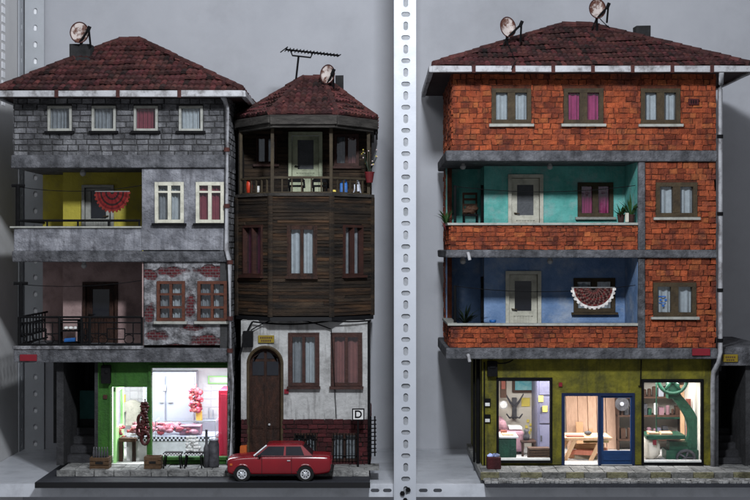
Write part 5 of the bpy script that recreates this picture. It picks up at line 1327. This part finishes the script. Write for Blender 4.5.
mb.tube([(x_-.04, .35, pf), (x_+.01, .37, pf+.15)], .007, 5); mb.tube([(x_+.04, .35, pf), (x_+.01, .37, pf+.15)], .007, 5); mb.box(x_-.03, x_+.03, .36, .368, pf+.03, pf+.10)
tag(mb.build('folded_easel', G['steel']), 'small grey folded stand at the right end of the porch', 'stand')
t = thing('flower_pot', 'red pot with sparse white and yellow flowers on the right porch corner', 'flower pot', (X(369, .4), .38, Z(177)))
x_, y_, z_ = X(369.5, .36), .36, Z(176); MB().lathe(x_, y_, [(.032, z_-.05), (.048, z_+.05), (.052, z_+.05), (.052, z_+.06)], 14).build('pot', G['redpot'], t)
mb = MB(); fl = MB()
for i in range(15):
    a = random.uniform(0, 6.28); e = Vector((x_+math.cos(a)*.12*random.random()**.5, y_+math.sin(a)*.08, z_+.12+random.random()*.19)); mb.tube([(x_, y_, z_+.05), ((x_+e.x)/2, y_, (z_+e.z)/2+.03), e], .0035, 4)
    fl.ball(e, .008, (.5, random.choice((.42, .40)), random.choice((.08, .40))), 6, 4)
mb.build('stems', G['leafdark'], t); fl.build('flowers', G['check'], t)
# D sign
t = thing('street_sign', 'square white sign with black letter D on a thin post before the red plinth', 'sign', (X(357, -.05), -.05, PV))
xs, ys_ = X(358, -.05), -.05
MB().tube([(xs-.0, ys_, PV+.005), (xs, ys_, Z(419.5, ys_))], .009, 6).build('post', G['black'], t)
x0, x1, z0, z1 = X(352, ys_), X(364.5, ys_), Z(420.5, ys_), Z(408.5, ys_)
pl = MB().box(x0, x1, ys_-.012, ys_+.004, z0, z1).build('plate', G['black'], t, bevel=.002)
MB().box(x0+.012, x1-.012, ys_-.0145, ys_-.0125, z0+.012, z1-.012).build('face', G['wpl'], pl)
cu = bpy.data.curves.new('D', 'FONT'); cu.body = 'D'; cu.size = .105; cu.extrude = .002; cu.align_x = 'CENTER'; cu.align_y = 'CENTER'; cu.offset = .002
ob = bpy.data.objects.new('tmp', cu); COL.objects.link(ob); bpy.context.view_layer.update()
me = bpy.data.meshes.new_from_object(ob.evaluated_get(bpy.context.evaluated_depsgraph_get())); bpy.data.objects.remove(ob)
mb = MB()
for v in me.vertices: mb.v.append(Vector(((x0+x1)/2+v.co.x, ys_-.0165-v.co.z, (z0+z1)/2+v.co.y)))
for p in me.polygons: mb.f.append(list(p.vertices)); mb.c.append((1, 1, 1))
mb.build('letter', G['black'], pl)
# iron trellis at right of B
t = thing('iron_trellis', 'narrow black iron ladder trellis leaning at the right corner of the timber house', 'trellis', (X(373, 0), 0, PV))
mb = MB(); xa, xb = X(370.8, -.05), X(374.8, -.05)
for x, y in ((xa, -.05), (xb, -.02)): mb.tube([(x, y, Z(456)), (x+.0, y, Z(416))], .008, 6)
mb.build('rails', G['black'], t); mb = MB()
for i in range(9): z = Z(420+i*4); mb.tube([(xa-.015, -.05, z), (xb+.015, -.02, z)], .006, 5)
mb.build('rungs', G['black'], t)
# dark red bin outside C
t = thing('rubbish_bin', 'dark red bin with rags on top beside the office window', 'bin', (X(493, -.05), -.05, PV))
x0, x1 = X(487, -.1), X(500.5, -.1); MB().box(x0, x1, -.16, -.02, PV-.003, Z(457, -.1), j=.003).build('bin', G['dkred'], t, bevel=.006)
mb = MB(); 
for i in range(7): v = random.uniform(.1, 1); mb.ball((random.uniform(x0+.03, x1-.03), -.09, Z(457, -.1)+.012), .03, (v*.5, v*.6, v), 7, 5, (1,1,.7), .2)
mb.build('rags', G['check'], t)

# ================================================================ WORKSHOP CONTENTS
W0 = P0+.009
def bx(name, m, parent, px0, px1, pya, pyb, Ya, Yb2, **k):
    return MB().box(X(px0, Ya), X(px1, Ya), Ya, Yb2, Z(pyb, Ya), Z(pya, Ya), j=k.get('j', 0)).build(name, G[m], parent, bevel=k.get('b', .004))
# partition / locker
t = thing('locker', 'tall violet-grey metal locker in the office behind the left workshop window', 'locker', (X(546, .9), .9, W0))
x0, x1 = X(537.5, .85), X(556, .85); MB().box(x0, x1, .85, 1.45, W0, -1.05).build('body', G['locker'], t)
for k, (a, b) in enumerate(((W0+.04, -1.85), (-1.83, -1.55), (-1.53, -1.1))): d_ = MB().box(x0+.02, x1-.02, .835, .8495, a, b).build('door', G['locker'], t, bevel=.003); MB().box(x0+.03, x0+.045, .825, .8345, (a+b)/2-.03, (a+b)/2+.03).build('handle', G['toolgrey'], d_)
for (px, py, c, s_, lb) in ((541, 399, 'paper', 2.4, 'yellow slip high on the violet-grey locker door'), (545, 409, 'paper', 2.4, 'yellow-green slip lower on the violet-grey locker door')):
    tag(MB().box(X(px-s_, .82), X(px+s_, .82), .825, .8345, Z(py+3, .82), Z(py-3, .82)).build('paper_slip', G[c]), lb, 'paper')
# painting
t = thing('painting', 'teal landscape painting in a brown frame on the office wall', 'painting', P3(527, 386, 1.45))
x0, x1, z0, z1 = X(512.5, 1.44), X(541, 1.44), Z(393, 1.44), Z(375, 1.44)
MB().box(x0, x1, 1.46, 1.4985, z0, z1).build('frame', G['brownw'], t, bevel=.005); MB().box(x0+.03, x1-.03, 1.452, 1.459, z0+.03, z1-.03).build('canvas', G['canvas'], t)
# coat rack shape: dark branching hanger
t = thing('coat_hook', 'dark branching coat hook on the pale wall below the painting', 'coat hook', P3(515, 410, 1.45))
mb = MB(); yy = 1.44
mb.box(X(512.3, yy), X(516.8, yy), yy, 1.495, Z(419, yy), Z(398, yy))
mb.build('board', G['toolgrey'], t); mb = MB()
for s_ in (-1, 1):
    mb.tube([P3(514.5+s_*1, 406, yy), P3(514.5+s_*4.5, 402, yy-.03), P3(514.5+s_*9, 394, yy-.05)], [.014, .012, .007], 6); mb.tube([P3(514.5+s_*1, 417, yy), P3(514.5+s_*5, 418, yy-.05), P3(514.5+s_*8, 414, yy-.07)], [.012, .010, .007], 6)
mb.build('hooks', G['toolgrey'], t)
for (a, b, c_, d_, lb) in ((521.5, 530, 398, 406.5, 'square yellow notice on the office wall right of the coat hook'),):
    tag(MB().box(X(a, 1.48), X(b, 1.48), 1.485, 1.4985, Z(d_, 1.48), Z(c_, 1.48)).build('wall_notice', G['paper']), lb, 'notice')
mb = MB()
for (px, py) in ((528, 421), (531, 425), (526.5, 427), (531.5, 430), (529, 433)): mb.box(X(px-1.3, 1.48), X(px+1.3, 1.48), 1.487, 1.4985, Z(py+1.3, 1.48), Z(py-1.3, 1.48), j=.004)
tag(mb.build('sticky_notes', G['paper']), 'scatter of small yellow notes below the square yellow notice', 'notes')
# office left wall pictures
t = thing('framed_picture', 'narrow brown-framed picture high at the left of the office window', 'picture', P3(502, 385, 1.3))
x0, x1 = X(500.5, 1.3), X(506.5, 1.3); MB().box(x0, x1, 1.3, 1.36, Z(398, 1.3), Z(376, 1.3)).build('frame', G['brownw'], t); MB().box(x0+.01, x1-.015, 1.29, 1.2995, Z(389, 1.3), Z(378, 1.3)).build('picture', G['orangec'], t)
t = thing('wall_clock', 'round white wall clock below the narrow framed picture in the office', 'clock', P3(503.5, 405, 1.3)); mb = MB(); mb.tube([P3(503.5, 405, 1.3), P3(503.5, 405, 1.27)], .045, 18); mb.build('clock_rim', G['chrome'], t); mb = MB(); mb.tube([P3(503.5, 405, 1.272), P3(503.5, 405, 1.262)], .036, 18); mb.build('clock_face', G['wpl'], t)
# couch
t = thing('couch', 'dusty rose couch along the office wall', 'couch', (X(508, .9), 1.0, W0))
MB().box(X(498, .9), X(524, .9), .85, 1.35, W0+.03, Z(431, .9)).build('seat', G['sofa'], t, bevel=.03); MB().box(X(498, .9), X(507, .9), .9, 1.4, Z(431, .9)+.001, Z(421, .9)).build('armrest', G['sofa'], t, bevel=.04)
tag(MB().box(X(509, .95), X(522, .95), .92, 1.1, Z(430.5, .9)+.001, Z(427, .9), j=.004).build('white_cushion', G['wpl'], bevel=.012), 'flat white cushion on the dusty rose couch', 'cushion')
# desk
t = thing('desk', 'dark green desk with white top right behind the left workshop window', 'desk', (X(508, .35), .4, W0))
x0, x1 = X(495, .3), X(518, .3); zt = Z(436, .3)
MB().box(x0, x1-.02, .27, .58, W0, zt-.022).build('cabinet', G['mgreen'], t, bevel=.004); MB().box(x0, x1, .25, .62, zt-.02, zt).build('desk_top', G['wpl'], t, bevel=.004)
for i in range(2): MB().box(x0+.15+i*.0, x1-.04, .262, .2695, W0+.04+i*.12, W0+.14+i*.12).build('drawer', G['mgreen'], t, bevel=.004)
mb = MB(); mb.box(X(502, .4), X(513, .4), .33, .48, zt+.0005, zt+.012); tag(mb.build('ledger', G['pine']), 'open tan ledger on the white desk top', 'book')
mb = MB(); mb.box(X(501, .5), X(507, .5), .5, .56, zt+.0005, zt+.03); tag(mb.build('card_box', G['orangec']), 'small rust-coloured box at the back of the desk', 'box')
t = thing('small_table', 'little red-brown side table beside the green desk', 'table', (X(529, .8), .8, W0))
x0, x1 = X(521, .75), X(536, .75); zt = Z(441, .75); MB().box(x0, x1, .72, .95, zt-.02, zt).build('table_top', G['dwood'], t, bevel=.004)
for x in (x0+.015, x1-.015):
    for y in (.735, .935): MB().box(x-.011, x+.011, y-.011, y+.011, W0, zt-.021).build('leg', G['dwood'], t)
tag(MB().lathe(X(526.5, .8), .82, [(.03, zt+.0005), (.037, zt+.04), (.022, zt+.08), (.03, zt+.11)], 14).build('glass_jug', G['toolgrey'], smooth=True), 'dark round jug on the little red-brown side table', 'jug')
# crate of planks (brick pattern)
t = thing('slatted_crate', 'brown slatted crate standing upright inside the lower right of the office window', 'crate', (X(539, .3), .33, W0))
x0, x1, z0, z1 = X(528.5, .28), X(550, .28), W0, Z(448.5, .28)
MB().box(x0, x1, .29, .42, z0, z1).build('box', G['brownw'], t); mb = MB(); 
for k in range(6): za = z0+(z1-z0)*k/6; mb.box(x0+.01, x1-.01, .278, .2895, za+.006, za+(z1-z0)/6-.006, (1,1,1), .002)
mb.build('slats', G['cardb'], t); 
# middle: planks on back wall
random.seed(11)
lbs = ['tallest pale plank at the left of the row behind the workbench', 'broad pale plank second from the left behind the workbench', 'pinkish plank in the middle of the row behind the workbench', 'wide pale plank right of the middle behind the workbench', 'pale plank seen through the blue door glass']
xs_ = [(566.5, 578, 388), (578.4, 588, 391), (588.4, 597, 386), (597.4, 606, 389), (606.5, 617.5, 388)]
for (a, b, tpy), lb in zip(xs_, lbs):
    v = random.uniform(.85, 1.1); Y0 = 1.36
    mb = MB(); x0, x1 = X(a, Y0), X(b, Y0)
    mb.hexa([(x0, Y0-.05, W0), (x1, Y0-.05, W0), (x1, Y0-.015, W0), (x0, Y0-.015, W0), (x0, 1.45, Z(tpy, Y0)), (x1, 1.45, Z(tpy, Y0)), (x1, 1.485, Z(tpy, Y0)), (x0, 1.485, Z(tpy, Y0))], (v, v*.97, v*.95))
    tag(mb.build('timber_plank', G['planksw'], bevel=.004), lb, 'plank', 'planks leaning behind the workbench')
for (a, b, tpy, lb) in ((577, 584, 423, 'short broad offcut board standing before the tall planks'), (590, 594, 430, 'short narrow offcut standing right of the broad offcut')):
    Y0 = 1.2; x0, x1 = X(a, Y0), X(b, Y0)
    mb = MB(); mb.hexa([(x0, Y0, W0), (x1, Y0, W0), (x1, Y0+.025, W0), (x0, Y0+.025, W0), (x0, Y0+.09, Z(tpy, Y0)), (x1, Y0+.09, Z(tpy, Y0)), (x1, Y0+.115, Z(tpy, Y0)), (x0, Y0+.115, Z(tpy, Y0))], (.75, .68, .62))
    tag(mb.build('offcut_board', G['pine']), lb, 'board')
# workbench
t = thing('workbench', 'pine trestle workbench with splayed legs in the open workshop doorway', 'workbench', (X(585, .6), .6, W0))
x0, x1 = X(562, .5), X(611, .5); zt = Z(437, .5)
mb = MB()
for k in range(4): ya = .42+k*.11; mb.box(x0, x1, ya, ya+.106, zt-.028, zt, (random.uniform(.85,1.1),)*3)
mb.build('bench_top', G['pine'], t)
for s_, xx in ((-1, x0+.12), (1, x1-.12)):
    for y in (.44, .82):
        MB().hexa([(xx+s_*.11-.02, y-.015, W0), (xx+s_*.11+.02, y-.015, W0), (xx+s_*.11+.02, y+.015, W0), (xx+s_*.11-.02, y+.015, W0), (xx-.02, y-.015, zt-.029), (xx+.02, y-.015, zt-.029), (xx+.02, y+.015, zt-.029), (xx-.02, y+.015, zt-.029)] if y > .6 else
                  [(xx-.10-.02, y-.015, W0), (xx-.10+.025, y-.015, W0), (xx-.10+.025, y+.015, W0), (xx-.12, y+.015, W0), (xx+.0-.02, y-.015, zt-.029), (xx+.025, y-.015, zt-.029), (xx+.025, y+.015, zt-.029), (xx-.02, y+.015, zt-.029)]).build('leg', G['pine'], t)
tag(MB().ball((X(588, .6), .6, zt+.028), .034, sq=(1.2, 1, .7)).build('hand_plane', G['toolgrey'], smooth=True), 'dark hand tool in the middle of the workbench', 'tool')
for (px, Yy, w_, lb, c) in ((575, .52, .09, 'flat rust-brown board lying at the left of the workbench', 'orangec'), (600, .5, .08, 'pale flat sheet lying at the right of the workbench', 'wpl')):
    xx = X(px, Yy); tag(MB().box(xx-w_, xx+w_, Yy-.05, Yy+.06, zt+.0006, zt+.012, j=.003).build('flat_board', G[c]), lb, 'board')
# woodpile under bench
random.seed(5)
wd = ['large offcut on top of the pile under the workbench', 'left offcut of the pile under the workbench', 'middle offcut at the bottom of the pile under the workbench', 'right offcut of the pile under the workbench', 'small rear offcut of the pile under the workbench', 'thin offcut lying crosswise on the pile under the workbench', 'highest rear offcut of the pile under the workbench']
for i, (px, Yy, l_, zz_, a) in enumerate(((588, .62, .17, .10, .2), (577, .6, .12, .0, -.15), (588, .55, .14, .0, .05), (600, .62, .12, .0, .3), (592, .74, .16, .05, -.3), (584, .5, .13, .048, -.35), (596, .7, .13, .148, .1))):
    cx_ = X(px, Yy); c, s_ = math.cos(a), math.sin(a); b0 = W0+.002+zz_
    mb = MB(); pts = [(-l_, -.03), (l_, -.03), (l_, .03), (-l_, .03)]; mb.hexa([(cx_+u*c-v*s_, Yy+u*s_+v*c, b0) for u, v in pts]+[(cx_+u*c-v*s_, Yy+u*s_+v*c, b0+.045) for u, v in pts], tuple(random.uniform(.45, .95)*k for k in (1, .9, .8)))
    tag(mb.build('wood_offcut', G['pine']), wd[i], 'wood', 'offcuts piled under the workbench')
# shelf unit
t = thing('tool_shelf', 'tall dark shelf unit crowded with tools on the back wall of the workshop', 'shelf', (X(640, 1.3), 1.3, W0))
x0, x1 = X(618, 1.2), X(684, 1.2)
for z in (W0+.1, W0+.36, W0+.56, W0+.76): MB().box(x0, x1, 1.22, 1.45, z, z+.018).build('shelf_board', G['brownw'], t)
for x in (x0, (x0+x1)/2-.1, x1-.02): MB().box(x, x+.02, 1.225, 1.445, W0, W0+.86).build('upright', G['brownw'], t)
MB().box(x0, x1, 1.46, 1.475, W0, W0+.86).build('back_panel', G['cwall'], t)
random.seed(21)
nm = ['tin', 'tool', 'jar', 'box']; cl = ['toolgrey', 'toolgrey', 'orangec', 'wpl', 'brownw', 'steel', 'brownw', 'mgreen', 'sofa', 'locker']
places = []
cn = dict(toolgrey='dark grey', orangec='rust', wpl='white', paper='yellow', bluepl='blue', brownw='brown', mgreen='green', steel='silver', redplate='red', sofa='pink', locker='violet')
for zi, z in enumerate((W0+.378+.0005, W0+.578+.0005, W0+.778+.0005, W0+.118+.0005)):
    x = x0+.04; ct = {}
    while x < x1-.06:
        w_ = random.uniform(.02, .055); h_ = random.uniform(.05, .14); c = random.choice(cl); cyl = random.random() < .45
        if abs(x-((x0+x1)/2-.09)) > .07 or True:
            mb = MB()
            if cyl: mb.lathe(x+w_/2, 1.29, [(w_/2, z), (w_/2, z+h_), (w_/3, z+h_+.008)], 10)
            else: mb.box(x, x+w_, 1.25, 1.36, z, z+h_, j=.003)
            o = mb.build('storage_tin' if cyl else 'storage_box', G[c])
            key = cn[c]+(' tin' if cyl else ' box'); ct[key] = ct.get(key, 0)+1
            od = ['', 'second ', 'third ', 'fourth ', 'fifth ', 'sixth '][ct[key]-1]
            tag(o, f"{od}{key}{' from the left' if od else ''} on the {('second', 'third', 'top', 'bottom')[zi]} board of the tool shelf", 'tin' if cyl else 'box', 'tins and boxes on the tool shelf')
        x += w_+random.uniform(.008, .03)
# fan-like disc on the wall behind door glass
t = thing('saw_blade', 'dark round saw blade hanging high behind the blue door glass', 'saw blade', P3(622, 405, 1.2))
mb = MB(); mb.tube([P3(622, 404, 1.2), P3(622, 404, 1.215)], .075, 24); mb.build('blade', G['toolgrey'], t); mb = MB(); mb.tube([P3(622, 404, 1.185), P3(622, 404, 1.199)], .022, 12); mb.build('hub', G['steel'], t)
# bandsaw
t = thing('band_saw', 'large dark green band saw with curved neck and spoked wheel behind the right window', 'band saw', (X(685, .6), .6, W0))
Yy = .62; mb = MB()
path = [(673, 386), (676, 396), (683, 405), (690, 416), (694, 430), (693, 442), (688, 452)]
wd_ = [.045, .045, .048, .052, .06, .075, .10]
pts = [Vector(P3(px, py, Yy)) for px, py in path]
def cr(P, t):
    k = min(int(t), len(P)-2); f = t-k; p = [P[max(k-1, 0)], P[k], P[k+1], P[min(k+2, len(P)-1)]]
    return .5*((2*p[1])+(p[2]-p[0])*f+(2*p[0]-5*p[1]+4*p[2]-p[3])*f*f+(3*p[1]-p[0]-3*p[2]+p[3])*f**3)
N_ = 30; Lf, Rt = [], []
for q in range(N_+1):
    t_ = (len(pts)-1)*q/N_; c_ = cr(pts, t_); d_ = (cr(pts, min(t_+.05, len(pts)-1))-cr(pts, max(t_-.05, 0))).normalized()
    k = min(int(t_), len(wd_)-2); wv = wd_[k]+(wd_[k+1]-wd_[k])*(t_-k); nn = Vector((d_.z, 0, -d_.x))*wv; Lf.append(c_-nn); Rt.append(c_+nn)
for q in range(N_):
    y = Vector((0, .055, 0)); a, b, c_, d_ = Lf[q], Rt[q], Rt[q+1], Lf[q+1]
    mb.face([a-y, b-y, c_-y, d_-y]); mb.face([a+y, d_+y, c_+y, b+y]); mb.face([a-y, d_-y, d_+y, a+y]); mb.face([b-y, b+y, c_+y, c_-y])
mb.box(X(667, Yy), X(678, Yy), Yy-.07, Yy+.07, Z(398, Yy), Z(383, Yy)); mb.box(X(664, Yy), X(699, Yy), Yy-.12, Yy+.12, W0, Z(449, Yy)); mb.box(X(668, Yy), X(690, Yy), Yy-.08, Yy+.08, Z(449, Yy)+.0, Z(441, Yy))
mb.build('frame', G['mgreen'], t)
wc_ = Vector(P3(671, 379.5, Yy)); mb = MB(); rw_ = .145
mb.tube([wc_+Vector((rw_*math.cos(a), -.09, rw_*.95*math.sin(a))) for a in [i*math.pi/14 for i in range(29)]], .020, 8)
for k in range(5): a = k*2*math.pi/5+.3; mb.tube([wc_+Vector((0, -.09, 0)), wc_+Vector((rw_*math.cos(a), -.09, rw_*.95*math.sin(a)))], .017, 6)
mb.tube([wc_+Vector((0, -.12, 0)), wc_+Vector((0, 0, 0))], .035, 12); mb.build('wheel', G['mgreen'], t, smooth=True)
wb = Vector(P3(683, 456, Yy)); mb = MB(); mb.tube([wb+Vector((.09*math.cos(a), -.14, .075*math.sin(a))) for a in [i*math.pi/10 for i in range(21)]], .016, 8)
for k in range(5): a = k*2*math.pi/5; mb.tube([wb+Vector((0, -.14, 0)), wb+Vector((.09*math.cos(a), -.14, .075*math.sin(a)))], .012, 6)
mb.build('wheel', G['toolgrey'], t, smooth=True)
MB().box(X(645, .5), X(684, .5), .42, .78, Z(438.5, .5), Z(434.5, .5)).build('table', G['mgreen'], t, bevel=.004)
mb = MB(); mb.box(X(656.5, .5)-.005, X(656.5, .5)+.005, .5, .52, Z(434.5, .5), Z(382, .5)); mb.box(X(656, .5), X(680, .5), .495, .505, Z(419, .5), Z(417.5, .5)); mb.build('blade', G['mgreen'], t)
for i, (a, b, w2_, lb) in enumerate(((648, 658, .05, 'pale board lying at the left of the band saw table'), (660, 671, .04, 'second pale board lying right of the blade on the band saw table'))):
    tag(MB().box(X(a, .5), X(b, .5), .44, .52+w2_, Z(434.5, .5)+.001, Z(434.5, .5)+.025, j=.006).build('sawn_board', G['pine']), lb, 'board')
# leaning boards at right
for (a, b, c, d_, Y0, tp, lb, m) in ((681, 685, 675, 679, 1.1, 386, 'leaning pine frame rail behind the band saw neck, left piece', 'pine'), (683, 686, 682, 685, 1.25, 388, 'thin leaning batten right of the band saw neck', 'brownw'), (687, 692, 688, 693, .7, 400, 'broad orange-brown plank leaning at the far right of the saw window', 'orangec')):
    mb = MB(); mb.hexa([(X(a, Y0), Y0, W0), (X(b, Y0), Y0, W0), (X(b, Y0), Y0+.03, W0), (X(a, Y0), Y0+.03, W0), (X(c, Y0)+.08, Y0+.12, Z(tp, Y0)), (X(d_, Y0)+.08, Y0+.12, Z(tp, Y0)), (X(d_, Y0)+.08, Y0+.15, Z(tp, Y0)), (X(c, Y0)+.08, Y0+.15, Z(tp, Y0))] if d_ < 680 else
        [(X(a, Y0), Y0, W0), (X(b, Y0), Y0, W0), (X(b, Y0), Y0+.03, W0), (X(a, Y0), Y0+.03, W0), (X(c, Y0), Y0+.1, Z(tp, Y0)), (X(d_, Y0), Y0+.1, Z(tp, Y0)), (X(d_, Y0), Y0+.13, Z(tp, Y0)), (X(c, Y0), Y0+.13, Z(tp, Y0))])
    tag(mb.build('leaning_plank', G[m]), lb, 'plank')
t = thing('sack', 'white sack slumped below the band saw table', 'sack', (X(651, .5), .5, W0))
MB().ball((X(650, .55), .55, W0+.12), .11, sq=(1, .8, 1.2), j=.08).build('bag', G['cwall'], t, smooth=True); MB().box(X(653.5, .4), X(657, .4), .43, .445, W0+.16, W0+.21, j=.004).build('label', G['redplate'], t)
